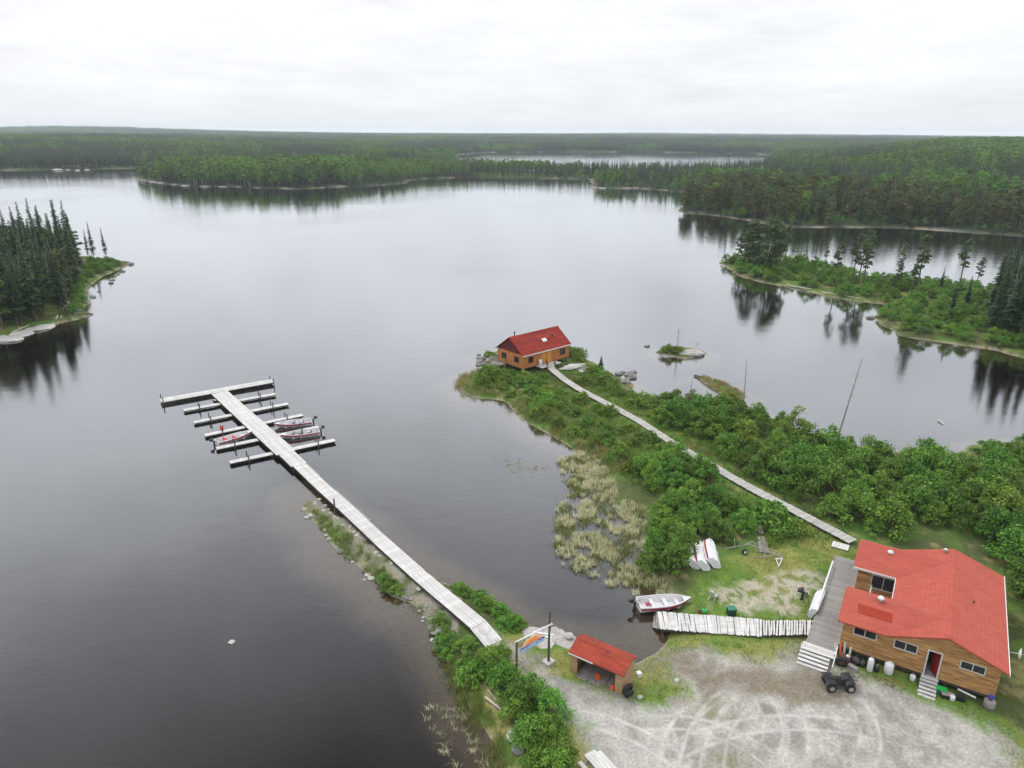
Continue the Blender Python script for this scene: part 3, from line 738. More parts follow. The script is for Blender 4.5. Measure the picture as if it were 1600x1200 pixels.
# --- alder thicket between the boardwalk and the lagoon, and behind the lodge
THICKET = WP([(1012, 650), (1030, 630), (1100, 628), (1190, 652), (1311, 698), (1384, 716), (1500, 724), (1600, 698), (1800, 700), (1900, 1060), (1650, 1080), (1610, 1000), (1585, 920), (1560, 850),
              (1450, 840), (1340, 835), (1290, 816), (1240, 790), (1185, 760), (1140, 733), (1080, 698), (1045, 676)], 1.0)
spots = scatter(THICKET, 2.45, 3, keep=clear(2.3))
spots = sorted(spots, key=lambda p: math.hypot(*p))[:290]
for x, y in spots:
    near_walk = float(sd_line(BOARDWALK, np.array([x]), np.array([y]))[0])
    near_lodge = float(-sd_poly(rect(LODGE, 0, 10.2, 0, 12.6), np.array([x]), np.array([y]))[0])
    s = rnd.uniform(.58, 1.14) * (0.62 if near_walk < 3.4 else 1.0) * (1.12 if y < 70 else 1.0)
    if near_lodge < 4.0: lab, grp = 'bushy green alder growing right against the red-roofed lodge', 'alders against the lodge'
    elif near_walk < 4.5: lab, grp = 'leafy alder at the thicket edge beside the plank boardwalk', 'alders lining the boardwalk'
    elif float(land_sd(np.array([x]), np.array([y]))[0]) < 5: lab, grp = 'leafy alder on the lagoon edge of the dense thicket', 'alders on the lagoon edge'
    elif x > 42: lab, grp = 'leafy alder in the right part of the thicket behind the lodge', 'alders behind the lodge'
    elif y > 82: lab, grp = 'leafy alder in the narrow far part of the thicket near the dead stems', 'alders of the far thicket'
    else: lab, grp = 'leafy green alder inside the dense thicket between boardwalk and lagoon', 'alders of the thicket'
    plant('sallow' if rnd.random() < .25 else 'alder', 'alder_shrub', lab, 'shrub', grp, x, y, s, s * rnd.uniform(.9, 1.15))
# --- bushes by the reeds and the overturned boats
for poly, sp, sc, lab, grp, kind in [
    (WP([(1012, 880), (1004, 830), (1040, 790), (1070, 776), (1120, 778), (1168, 806), (1180, 842), (1130, 852), (1085, 842), (1074, 880), (1082, 905), (1062, 925), (1034, 915)], .9), 1.75, .66,
     'rounded green bush between the reed bed and the overturned boats', 'bushes by the reed bed', 'alder'),
    (WP([(985, 735), (1030, 708), (1075, 718), (1122, 745), (1132, 762), (1080, 768), (1030, 772)], .9), 2.0, .70,
     'dark green bush in the clump left of the boardwalk bend', 'bushes left of the boardwalk bend', 'alder'),
    (WP([(695, 1042), (720, 1030), (800, 1048), (812, 1075), (850, 1105), (880, 1150), (895, 1215), (840, 1230), (806, 1150), (765, 1090), (725, 1062)], .6), 1.35, .60,
     'bright green bush on the stony bank below the gravel drive', 'bushes on the near bank', 'alder'),
    (WP([(676, 958), (690, 950), (742, 1010), (770, 1045), (735, 1050), (712, 1040), (690, 1005)], .5), .95, .40,
     'low leafy bush along the left edge of the long dock', 'bushes left of the dock', 'alder'),
    (WP([(690, 912), (705, 908), (760, 938), (812, 968), (806, 984), (776, 978), (730, 950)], .5), .72, .40,
     'bright green bush in the hedge-like strip right of the long dock', 'bushes right of the dock', 'alder'),
    (WP([(588, 905), (625, 908), (664, 928), (660, 944), (630, 934), (600, 928)], .3), 1.1, .34,
     'small rounded bush on the narrow causeway left of the dock', 'bushes on the causeway', 'alder')]:
    for x, y in scatter(poly, sp, 11, keep=clear(1.5, 1.75 if sc < .6 else 2, .0 if sc < .5 else .3)):
        s = sc * rnd.uniform(.75, 1.2)
        plant(kind, 'green_bush', lab, 'bush', grp, x, y, s, s * rnd.uniform(.9, 1.2) * (.72 if sc < .5 else 1))
# --- low shrubs on the peninsula towards the cabin
PENIN = WP([(722, 608), (760, 582), (800, 585), (850, 580), (905, 612), (1000, 662), (1080, 712), (1075, 735), (1000, 745), (960, 730), (930, 712), (880, 685), (815, 645), (790, 622), (745, 618)], .8)
PENIN2 = WP([(905, 560), (935, 575), (975, 600), (1000, 625), (1060, 630), (1045, 665), (1000, 645), (940, 618), (895, 592)], .8)
for poly, sp, lab, grp in [(PENIN, 2.5, 'low green shrub on the peninsula left of the boardwalk', 'low shrubs left of the boardwalk'),
                           (PENIN2, 2.1, 'low green shrub between the boardwalk and the rocky shore by the cabin', 'low shrubs right of the boardwalk')]:
    for x, y in scatter(poly, sp, 17, keep=clear(1.45, 2, .9)):
        s = rnd.uniform(.6, 1.15); big = 1.35 if rnd.random() < .14 else 1.0
        plant('willow', 'low_shrub', lab, 'shrub', grp, x, y, s * big, s * big * rnd.uniform(.8, 1.3))
for (px, py, s, lab) in [(764, 556, .8, 'round dark shrub on the rocks behind the cabin corner'), (779, 592, 1.5, 'large spreading shrub at the foot of the cabin end wall'),
                         (898, 557, 1.7, 'tall feathery shrub beside the far corner of the cabin'), (1212, 822, 1.9, 'grey-green willow bush leaning over the boardwalk'),
                         (1192, 806, 1.6, 'dark upright bush beside the boardwalk near the old planks'), (1250, 832, .9, 'small yellow-green bush in the grass by the boardwalk'),
                         (1225, 835, 1.0, 'low bush behind the old boat trailer'), (1045, 553, 1.35, 'cushion of green shrubs on the small rock islet'), (1060, 549, 1.0, 'green shrub behind the rock on the small islet')]:
    x, y, z = G(px, py); plant('willow', 'low_shrub', lab, 'shrub', None, x, y, s)
x, y, z = G(938, 581); plant('spruce', 'young_spruce', 'young bushy spruce by the rocky shore right of the cabin', 'tree', None, x, y, .22 * 1.9, .22, v=2)

# --- pines and shrubs on the long point at right
for i, (bx, by, tx, ty, kind, lab) in enumerate([
    (1150, 412, 1143, 360, 'pine', 'thin ragged pine leading the clump on the tip of the right point'), (1166, 418, 1160, 345, 'pine', 'tall dense pine in the clump at the point tip, second from the left'),
    (1180, 420, 1177, 340, 'pine', 'full crowned pine in the middle of the point-tip clump'), (1192, 424, 1192, 334, 'pine', 'tallest pine of the clump on the tip of the right point'),
    (1202, 422, 1206, 340, 'pine', 'dense pine at the right of the point-tip clump'), (1212, 426, 1217, 350, 'pine', 'shorter pine on the right edge of the point-tip clump'),
    (1226, 420, 1236, 350, 'pine', 'slanting pine standing just right of the point-tip clump'), (1288, 420, 1299, 378, 'pine', 'leaning thin pine over the water on the right point'),
    (1306, 448, 1316, 375, 'pine', 'slim pine left of the middle pine group'), (1330, 446, 1333, 360, 'pine', 'tall pine in the middle pine group'),
    (1340, 444, 1346, 356, 'pine', 'broad pine in the middle pine group'), (1348, 448, 1360, 364, 'pine', 'pine at the right of the middle pine group'),
    (1409, 430, 1417, 378, 'pine', 'small lone pine with a bare stem above the back shore'), (1432, 474, 1452, 362, 'pine', 'large wide pine in the centre of the right point'),
    (1420, 470, 1428, 400, 'pine', 'lower pine crowding the large wide pine'), (1498, 452, 1514, 370, 'pine', 'very thin tall pine with a bare stem'),
    (1470, 448, 1474, 414, 'spruce', 'small dark spruce right of the large wide pine'), (1524, 448, 1530, 400, 'pine', 'short ragged pine before the right-hand spruces'),
    (1545, 505, 1552, 385, 'spruce', 'tall thin spruce leading the stand at the right edge'), (1562, 512, 1568, 368, 'spruce', 'tallest thin spruce near the right picture edge'), (1578, 520, 1584, 395, 'spruce', 'slim spruce right of the tallest one'),
    (1592, 528, 1598, 380, 'spruce', 'slim spruce cut by the right picture edge'), (1510, 480, 1514, 425, 'spruce', 'short pointed spruce amid the shrubs of the right point'), (1484, 500, 1487, 440, 'spruce', 'lone pointed spruce right of the large wide pine'), (1396, 452, 1400, 405, 'pine', 'thin pine left of the large wide pine')]):
    x, y, z = G(bx, by); hgt = top_of(x, y, tx, ty) - z
    ln = (P(tx, ty + 0.0, z + hgt)[0] - x)
    lean = math.atan2(ln, hgt)
    base_h = {'pine': 12.2, 'spruce': 13}[kind]
    s = hgt / base_h
    dense = 1.35 if i in (1, 2, 3, 4) else 1.0
    plant(kind, kind + '_tree', lab, 'tree', 'pines on the right point', x, y, s * dense, s, z=z, tilt=(0, max(-.3, min(.3, lean * .8)), rnd.random() * 6), v=(1 if dense > 1 else None) if kind == 'pine' else 2)
PINE_SPRUCE = WP([(1535, 520), (1545, 470), (1560, 455), (1640, 452), (1720, 520), (1690, 575), (1600, 545)], 1)
for x, y in scatter(PINE_SPRUCE, 3.6, 23, keep=clear(1, 1, 2)):
    s = rnd.uniform(.7, 1.12); plant('spruce', 'spruce_tree', 'dark spruce in the stand at the right edge of the point', 'tree', 'spruces on the right point', x, y, s, s * rnd.uniform(.9, 1.2))
_ps = [q for q in scatter(SH_PINE, 3.1, 29, keep=clear(1, 1, 1.2)) if pix(q[0], q[1], 1)[0] < 1625]; random.Random(2).shuffle(_ps)
for x, y in _ps[:299]:
    _px, _py = pix(x, y, 0); _d = float(land_sd(np.array([x]), np.array([y]))[0])
    _w = 'round the pine clump at the tip of the right point' if _px < 1240 else 'beside the spruce stand at the picture edge on the right point' if _px > 1520 else 'along the waterline of the right point' if _d < 3.5 else 'below the middle pines of the right point' if _px < 1390 else 'round the large wide pine of the right point'
    s = rnd.uniform(.55, .95) * (1.15 if rnd.random() < .2 else 1)
    plant('alder', 'point_shrub', 'leafy green shrub ' + _w, 'shrub', 'shrubs ' + _w, x, y, s, s * rnd.uniform(.7, 1.1))
# --- forest on the left point
LEFT_FOREST = WP([(-120, 560), (0, 520), (50, 510), (95, 498), (112, 480), (108, 462), (120, 440), (128, 422), (120, 412), (60, 402), (-120, 395)], 1)
for x, y in scatter(LEFT_FOREST, 3.0, 31, keep=clear(1, 1, 2.0)):
    q = rnd.random(); s = rnd.uniform(.7, 1.2)
    _px, _py = pix(x, y, 0); _d = float(land_sd(np.array([x]), np.array([y]))[0])
    _w = 'at the picture edge' if _px < 12 else 'on the outer waterline' if _d < 7 else 'towards the back of the stand' if y > 190 else 'in the middle of the stand'
    if q < .55: plant('spruce', 'spruce_tree', 'dark spruce ' + _w + ' on the left point', 'tree', 'spruces ' + _w + ' on the left point', x, y, s * 1.2, s * rnd.uniform(.9, 1.2))
    else: plant('olivetree', 'leafy_tree', 'leafy olive-green tree ' + _w + ' on the left point', 'tree', 'leafy trees ' + _w + ' on the left point', x, y, s * .8, s * .95)
for bx, by, tx, ty, lab in [(166, 402, 160, 351, 'lone slim spruce farthest out on the left point'), (147, 404, 137, 341, 'tall ragged spruce with a bare lower stem, second from the point tip'),
                            (138, 402, 130, 358, 'slender spruce beside the tall ragged one'), (118, 408, 90, 337, 'pointed spruce rising above the left forest edge'),
                            (100, 420, 66, 330, 'sharp dark spruce top above the left forest')]:
    x, y, z = G(bx, by); hgt = min(top_of(x, y, tx, ty) - z, 17); s = hgt / 13
    plant('spruce', 'spruce_tree', lab, 'tree', None, x, y, s * .85, s, z=z, v=2 if bx > 140 else None)
for x, y in scatter(WP([(112, 492), (130, 478), (126, 455), (150, 436), (200, 413), (180, 408), (140, 410), (124, 425), (112, 455)], .8), 1.9, 37, keep=clear(1, 1, 1.0)):
    s = rnd.uniform(.4, .7); plant('alder', 'point_shrub', 'bright green shrub along the tip of the left point', 'shrub', 'shrubs on the left point', x, y, s, s * .9)

# ------------------------------------------------------------------ far forest: the trees that show largest are things, the rest one mass
def forest_points(n, r0, r1, seed):
    rng = np.random.default_rng(seed)
    r = np.sqrt(rng.random(n) * (r1 * r1 - r0 * r0) + r0 * r0); t = np.radians(rng.uniform(-41, 41, n))
    X, Y = r * np.sin(t), r * np.cos(t)
    D = land_sd(X, Y)
    return X, Y, D
X, Y, D = forest_points(62000, 275, 1150, 41)
ok = (D > 2.5) & ~((np.abs(X) > 0) & (np.hypot(X, Y) < 330) & (sd_poly(SH_LEFT, X, Y) > -5)) & (sd_poly(SH_PINE, X, Y) < -5)
X, Y, D = X[ok], Y[ok], D[ok]
Zg = height_sd(X, Y, D); Rr = np.hypot(X, Y)
rng = np.random.default_rng(43)
leafy = fbm(X / 55, Y / 55, 3, 47) + np.clip((Zg - 9) * .03, -.05, .22) + np.where((X < -60) & (Rr < 800), .06, 0)
is_leafy = (leafy + rng.normal(0, .045, len(X))) > np.where(Zg > 11, .47, np.where(X < -60, .545, .635))
olive = (X > 80) & (X < 215) & (Rr < 470) & (Zg < 9) & (np.random.default_rng(9).random(len(X)) < .7)
is_leafy &= ~olive
fringe = (D < 9) & (rng.random(len(X)) < .55) & (X > -30)
size = rng.uniform(.62, 1.18, len(X)) * np.where(is_leafy, 1.05, 1.0)
size = np.where((X > -130) & (X < 330) & (Rr > 500), size * .72, size)
size = np.where(fringe, rng.uniform(.35, .8, len(X)), size)
order = np.argsort(-(size * 13 / Rr))
vis = np.array([-20 < pix(a, b, c)[0] < 1620 for a, b, c in zip(X, Y, Zg)])
taken = np.zeros(len(X), bool); cnt = {'spruce': 0, 'birch': 0}
n_sp_left = 300 - len([o for o in col.objects if o.name.startswith('spruce_tree')])
for i in order:
    if not vis[i] or fringe[i]: continue
    kd = 'birch' if is_leafy[i] else 'spruce'
    if olive[i]: continue
    lim = max(n_sp_left, 0) if kd == 'spruce' else 150
    if cnt[kd] >= lim: 
        if all(cnt[q] >= (max(n_sp_left, 0) if q == 'spruce' else 150) for q in cnt): break
        continue
    cnt[kd] += 1; taken[i] = True
    where = ('on the wooded far shore at right' if X[i] > 90 else 'in the wooded strip across the lake' if X[i] > -90 else 'on the wooded island at far left')
    plant(kd, kd + '_tree', ('dark narrow spruce ' if kd == 'spruce' else 'light green leafy tree ') + where, 'tree', ('spruces ' if kd == 'spruce' else 'leafy trees ') + where, X[i], Y[i], size[i] * (1 if kd == 'spruce' else 1.1), size[i] * rnd.uniform(.95, 1.25), z=Zg[i])

def joined_proto(name, kind, variant):
    """trunk and crown as one mesh, used only as the instanced shape of the far forest"""
    tm, cm = KINDS[kind][variant]
    import bmesh
    bm = bmesh.new(); bm.from_mesh(tm); nf = len(bm.faces); bm.from_mesh(cm)
    bm.faces.ensure_lookup_table()
    for f in bm.faces[nf:]: f.material_index = 1
    me = bpy.data.meshes.new(name); bm.to_mesh(me); bm.free()
    me.materials.append(tm.materials[0]); me.materials.append(cm.materials[0])
    return bpy.data.objects.new(name, me)
def low_spruce(i):
    t, c = spruce_meshes(60 + i, 13, 1.75, 85, .08, 2.0)
    KINDS.setdefault('lowspruce', []).append((t, c))
def low_birch(i): KINDS.setdefault('lowbirch', []).append(clump_tree(60 + i, 11, .3, 2.3, 11, 26, .95, 'birch', 'birchbark'))
for i in range(3): low_spruce(i); low_birch(i)
def instance_forest(name, protos, pts, label, cat):
    """one mass of trees: points carrying instances of a few tree shapes"""
    me = bpy.data.meshes.new(name); n = len(pts['x'])
    me.vertices.add(n); me.vertices.foreach_set('co', np.stack([pts['x'], pts['y'], pts['z']], 1).astype(np.float32).ravel())
    for nm in ('sxy', 'szz', 'rot'):
        a = me.attributes.new(nm, 'FLOAT', 'POINT'); a.data.foreach_set('value', pts[nm].astype(np.float32))
    a = me.attributes.new('which', 'INT', 'POINT'); a.data.foreach_set('value', pts['which'].astype(np.int32))
    o = link(name, me); o['kind'] = 'stuff'; o['label'] = label; o['category'] = cat
    ng = bpy.data.node_groups.new(name, 'GeometryNodeTree')
    ng.interface.new_socket('Geometry', in_out='INPUT', socket_type='NodeSocketGeometry'); ng.interface.new_socket('Geometry', in_out='OUTPUT', socket_type='NodeSocketGeometry')
    N = ng.nodes; L = ng.links
    gi, go = N.new('NodeGroupInput'), N.new('NodeGroupOutput')
    def attr(nm, t='FLOAT'):
        q = N.new('GeometryNodeInputNamedAttribute'); q.data_type = t; q.inputs[0].default_value = nm; return q.outputs[0]
    join = N.new('GeometryNodeJoinGeometry'); 
    for j, p in enumerate(protos):
        oi = N.new('GeometryNodeObjectInfo'); oi.inputs['Object'].default_value = p; oi.inputs['As Instance'].default_value = True
        ip = N.new('GeometryNodeInstanceOnPoints')
        cmp_ = N.new('FunctionNodeCompare'); cmp_.data_type = 'INT'; cmp_.operation = 'EQUAL'
        L.new(attr('which', 'INT'), cmp_.inputs[2]); cmp_.inputs[3].default_value = j
        L.new(gi.outputs[0], ip.inputs['Points']); L.new(cmp_.outputs[0], ip.inputs['Selection']); L.new(oi.outputs['Geometry'], ip.inputs['Instance'])
        cr_ = N.new('ShaderNodeCombineXYZ'); L.new(attr('rot'), cr_.inputs[2]); L.new(cr_.outputs[0], ip.inputs['Rotation'])
        cs = N.new('ShaderNodeCombineXYZ'); s_ = attr('sxy'); L.new(s_, cs.inputs[0]); L.new(s_, cs.inputs[1]); L.new(attr('szz'), cs.inputs[2]); L.new(cs.outputs[0], ip.inputs['Scale'])
        L.new(ip.outputs[0], join.inputs[0])
    L.new(join.outputs[0], go.inputs[0])
    md = o.modifiers.new('trees', 'NODES'); md.node_group = ng
    return o
def pts_of(sel, X, Y, Z, s, sz, nproto, seed):
    r = np.random.default_rng(seed); n = int(sel.sum())
    return dict(x=X[sel], y=Y[sel], z=Z[sel], sxy=s[sel], szz=sz[sel], rot=r.random(n) * 6.283, which=r.integers(0, nproto, n))
sprot = [joined_proto('spruce_shape', 'lowspruce', i) for i in range(3)]; bprot = [joined_proto('leafy_tree_shape', 'lowbirch', i) for i in range(3)]
szv = size * np.random.default_rng(5).uniform(.95, 1.25, len(X))
rest = ~taken
KINDS['lowolive'] = [clump_tree(80 + i, 11, .2, 2.0, 13, 26, .8, 'olive', 'bark') for i in range(2)]
instance_forest('olive_forest', [joined_proto('olive_tree_shape', 'lowolive', i) for i in range(2)], pts_of(rest & olive & ~fringe, X, Y, Zg, size, szv, 2, 8), 'olive-brown woods on the nearest far shore at right', 'forest')
instance_forest('spruce_forest', sprot, pts_of(rest & ~is_leafy & ~fringe & ~olive, X, Y, Zg, size, szv, 3, 1), 'dark spruce forest on the far shores', 'forest')
instance_forest('leafy_forest', bprot, pts_of(rest & (is_leafy | fringe), X, Y, Zg, np.where(fringe, size * .8, size * 1.15), np.where(fringe, size * .5, szv), 3, 2), 'light green leafy woods on the far shores', 'forest')
# patches of trees for the woods that lie more than a kilometre away
def patch(name, kind, n, w, seed):
    r = random.Random(seed); b = None
    import bmesh
    bm = bmesh.new()
    for i in range(n):
        t, c = KINDS[kind][r.randrange(3)]
        me = c.copy(); s = r.uniform(.7, 1.15)
        me.transform(Matrix.Translation((r.uniform(-w, w), r.uniform(-w, w), 0)) @ Matrix.Rotation(r.random() * 6.28, 4, 'Z') @ Matrix.Diagonal((s * 1.15, s * 1.15, s * r.uniform(.9, 1.2), 1)))
        bm.from_mesh(me); bpy.data.meshes.remove(me)
    me = bpy.data.meshes.new(name); bm.to_mesh(me); bm.free(); me.materials.append(KINDS[kind][0][1].materials[0])
    return bpy.data.objects.new(name, me)
psp = [patch('spruce_patch', 'lowspruce', 16, 13, i) for i in range(3)]; pbp = [patch('leafy_patch', 'lowbirch', 12, 13, 10 + i) for i in range(2)]
X2, Y2, D2 = forest_points(15000, 1120, 2600, 51); X3, Y3, D3 = forest_points(15000, 2600, 6600, 53)
X2, Y2, D2 = np.concatenate([X2, X3]), np.concatenate([Y2, Y3]), np.concatenate([D2, D3])
ok = D2 > 14; X2, Y2, D2 = X2[ok], Y2[ok], D2[ok]
Z2 = height_sd(X2, Y2, D2); R2 = np.hypot(X2, Y2)
lf = (fbm(X2 / 160, Y2 / 160, 3, 57) + np.where(X2 < -200, .05, 0) + np.random.default_rng(3).normal(0, .03, len(X2))) > .55
s2 = np.where(R2 > 2600, 1.6, 1.0) * np.random.default_rng(4).uniform(.85, 1.15, len(X2)); sz2 = np.random.default_rng(6).uniform(.8, 1.2, len(X2))
instance_forest('distant_spruce_forest', psp, pts_of(~lf, X2, Y2, Z2, s2, sz2, 3, 3), 'hazy spruce forest on the horizon', 'forest')
instance_forest('distant_leafy_forest', pbp, pts_of(lf, X2, Y2, Z2, s2, sz2, 2, 4), 'hazy lighter woods on the horizon', 'forest')
# ------------------------------------------------------------------ buildings
def local_hit(fr, px, py, plane_t=None, plane_s=None):
    """where the ray through a pixel meets a wall plane of a building frame: (s, t, z)"""
    x0, y0, a = fr; c, s = math.cos(a), math.sin(a)
    d = ray(px, py); o = Vector((-x0, -y0, CAM_H))
    os_, ot = o.x * c + o.y * s, -o.x * s + o.y * c
    ds_, dt = d.x * c + d.y * s, -d.x * s + d.y * c
    k = (plane_t - ot) / dt if plane_t is not None else (plane_s - os_) / ds_
    return os_ + ds_ * k, ot + dt * k, CAM_H + d.z * k
def log_wall(p0, p1, z0, z1, openings=(), top=None, course=0.15, lap=0.035):
    """horizontal half-log courses from p0 to p1 (outer side on the right hand), cut out round the openings (u0, u1, z0, z1)"""
    b = MB(); p0, p1 = Vector((*p0, 0)), Vector((*p1, 0)); d = (p1 - p0); L = d.length; d.normalize(); nrm = Vector((d.y, -d.x, 0))
    zmax = z1 if top is None else max(top(u * L / 40) for u in range(41))
    cuts = sorted({z for o in openings for z in o[2:]} | {z0, zmax})
    n = max(1, int(round((zmax - z0) / course))); zs = sorted(set([z0 + i * (zmax - z0) / n for i in range(n + 1)]) | set(cuts))
    zs = [z for i, z in enumerate(zs) if i == 0 or z - zs[i - 1] > 1e-3]
    for za, zb in zip(zs[:-1], zs[1:]):
        zm = (za + zb) / 2; lo, hi = 0.0, L
        if top is not None:
            us = [u * L / 200 for u in range(201) if top(u * L / 200) >= zm]
            if not us: continue
            lo, hi = us[0], us[-1]
        iv = [(lo, hi)]
        for (a, c, oa, oc) in openings:
            if oa - 1e-4 <= za and zb <= oc + 1e-4:
                iv = [q for (m, n_) in iv for q in ((m, min(n_, a)), (max(m, c), n_)) if q[1] - q[0] > .01]
        e = min(.012, (zb - za) * .2)
        for a, c in iv:
            ring = [(-.10, za), (0, za), (lap, za + e), (lap, zb - e), (0, zb), (-.10, zb)]
            r0 = [p0 + d * a + nrm * q + Vector((0, 0, z)) for q, z in ring]; r1 = [p0 + d * c + nrm * q + Vector((0, 0, z)) for q, z in ring]
            b.loft([r0, r1], closed=True, cap=True)
    return b
def slab(b, pts, th):
    b.prism(pts, (0, 0, -th))
def window_in(parent, fr_dir, s0, s1, z0, z1, t, z_base, axis='s', panes=2, name='window', framem='frame'):
    """sliding window in a wall: frame proud of the logs, panes set back. axis 's': wall along s at depth t; axis 't': wall along t at s = t"""
    def V(u, depth, z): return (u, t + depth, z - z_base) if axis == 's' else (t + depth, u, z - z_base)
    out = fr_dir
    fb = MB(); w = .06
    def fbox(u0, u1, za, zb, d0, d1):
        p = [V(u0, d0, za), V(u1, d0, za), V(u1, d0, zb), V(u0, d0, zb)]
        q = Vector(V(u0, d1, za)) - Vector(V(u0, d0, za)); fb.prism(p, q)
    for u0, u1, za, zb in ((s0 - w, s1 + w, z0 - w, z0), (s0 - w, s1 + w, z1, z1 + w), (s0 - w, s0, z0, z1), (s1, s1 + w, z0, z1)):
        fbox(u0, u1, za, zb, out * .065, out * -.05)
    for i in range(1, panes):
        u = s0 + (s1 - s0) * i / panes; fbox(u - .025, u + .025, z0, z1, out * .045, out * -.04)
    fo = fb.build(name, framem, parent)
    for i in range(panes):
        a, c = s0 + (s1 - s0) * i / panes + .026 * (i > 0), s0 + (s1 - s0) * (i + 1) / panes - .026 * (i < panes - 1)
        g = MB(); g.prism([V(a, out * -.02 - .004 * i, z0), V(c, out * -.02 - .004 * i, z0), V(c, out * -.02 - .004 * i, z1), V(a, out * -.02 - .004 * i, z1)], Vector(V(0, out * -.012, 0)) - Vector(V(0, 0, 0)))
        g.build('pane', 'glass', fo)
def steps(parent, s0, s1, t_top, z_top, n, dz, dt, zb, m='plank', axis='s', riserm='dark'):
    """open treads coming down towards -t"""
    for i in range(n):
        b = MB(); z = z_top - (i + 1) * dz; t = t_top - (i + .5) * dt
        b.box(((s0 + s1) / 2, t, z - zb - .03), (s1 - s0, dt * .86, .06)); b.build('tread', m, parent)
    b = MB()
    for s in (s0 + .05, s1 - .05):
        b.beam((s, t_top, z_top - zb - dz - .12), (s, t_top - n * dt, z_top - zb - (n + 1) * dz - .10), .06, .18)
    b.build('stringer', 'plank2', parent)
def deck_boards(parent, s0, s1, t0, t1, z, pitch, m, along='s', zb=0, gap=.02, th=.05, name='deck_board', seed=1):
    r = random.Random(seed)
    if along == 's':      # boards run along s, laid one after another along t
        n = int(round((t1 - t0) / pitch))
        me = MB().box((0, 0, 0), (s1 - s0, (t1 - t0) / n - gap, th)).mesh(name, m)
        for i in range(n):
            link(name, me, parent, ((s0 + s1) / 2 + r.uniform(-.04, .04), t0 + (i + .5) * (t1 - t0) / n, z - zb + r.uniform(-.006, .006)), (0, 0, r.gauss(0, .004)))
    else:
        n = int(round((s1 - s0) / pitch))
        me = MB().box((0, 0, 0), ((s1 - s0) / n - gap, t1 - t0, th)).mesh(name, m)
        for i in range(n):
            link(name, me, parent, (s0 + (i + .5) * (s1 - s0) / n, (t0 + t1) / 2 + r.uniform(-.04, .04), z - zb + r.uniform(-.006, .006)), (0, 0, r.gauss(0, .004)))

# ---- the lodge
LX, LY, LA = LODGE
ZB = 0.95
lodge = thing('lodge', 'large log lodge with coral-red roof and two gabled wings round a courtyard', 'building', (LX, LY, ZB), LA)
ZF, ZE, ZR, ZW, LW, WM, DD, WW = 1.52, 3.82, 5.10, 4.95, 3.04, 7.09, 12.56, 4.745
def lz(z): return z - ZB
OV = 0.4
rv = (ZW - ZE) / (ZR - ZE) * WM / 2             # how far the wing ridges run into the main slope
r_ = MB()
slab(r_, [(LW, 0, lz(ZE)), (LW + WM / 2, 0, lz(ZR)), (LW + WM / 2, DD, lz(ZR)), (LW, DD, lz(ZE))], .12)
slab(r_, [(LW + WM / 2, 0, lz(ZR)), (LW + WM, 0, lz(ZE)), (LW + WM, DD, lz(ZE)), (LW + WM / 2, DD, lz(ZR))], .12)
roof = r_.build('roof', 'roof', lodge)
for t0, t1, nm in ((0, WW, 'wing_roof'), (DD - WW, DD, 'wing_roof')):
    tm = (t0 + t1) / 2; r_ = MB(); e = .012
    slab(r_, [(0, t0, lz(ZE) + e), (LW + .02, t0, lz(ZE) + e), (LW + rv, tm, lz(ZW) + e), (0, tm, lz(ZW) + e)], .12)
    slab(r_, [(0, t1, lz(ZE) + e), (0, tm, lz(ZW) + e), (LW + rv, tm, lz(ZW) + e), (LW + .02, t1, lz(ZE) + e)], .12)
    r_.build(nm, 'roof', lodge)
r_ = MB()                                        # patch of newer roofing on the near wing
f = lambda s, t: (s, t, lz(ZE + (ZW - ZE) * t / (WW / 2)) + .045)
slab(r_, [f(1.15, .95), f(3.25, .95), f(3.2, 1.6), f(1.0, 1.6)], .03); o = r_.build('roof_patch', 'roofpatch', lodge); o['label'] = 'darker red patch of newer roofing'
b = MB(); b.beam((LW + WM + .02, -.02, lz(ZE) - .07), (LW + WM + .02, DD + .02, lz(ZE) - .07), .05, .17); b.build('eave_board', 'white', lodge)
b = MB(); b.beam((.02, DD - WW - .03, lz(ZE) - .06), (LW, DD - WW - .03, lz(ZE) - .06), .05, .15); b.build('eave_board', 'white', lodge)
b = MB(); b.beam((LW - .03, WW + .02, lz(ZE) - .06), (LW - .03, DD - WW - .02, lz(ZE) - .06), .05, .15); b.build('eave_board', 'white', lodge)
for px, py in ((1391, 863), (1376, 935)):        # white roof ventilators
    t = DD - WW / 2 - .35 if py < 900 else WW / 2 - .12
    s, z = None, ZW - .02
    s, t_, z = local_hit(LODGE, px, py + 3, plane_t=t)
    vo = MB(); vo.lathe((s, t, lz(z) - .1), [(.13, 0), (.13, .22), (.24, .24), (.21, .34), (.10, .44), (.02, .47)], 14)
    vo.build('roof_vent', 'white', lodge, True)
b = MB(); b.lathe((LW + WM / 2 - .6, DD - .6, lz(ZR) - .25), [(.11, 0), (.11, .3), (.18, .32), (.03, .42)], 10); b.build('roof_vent', 'white', lodge, True)
b = MB(); b.lathe((8.0, 6.1, lz(4.55) - .05), [(.05, 0), (.05, .3)], 8); b.build('stove_pipe', 'rust', lodge)
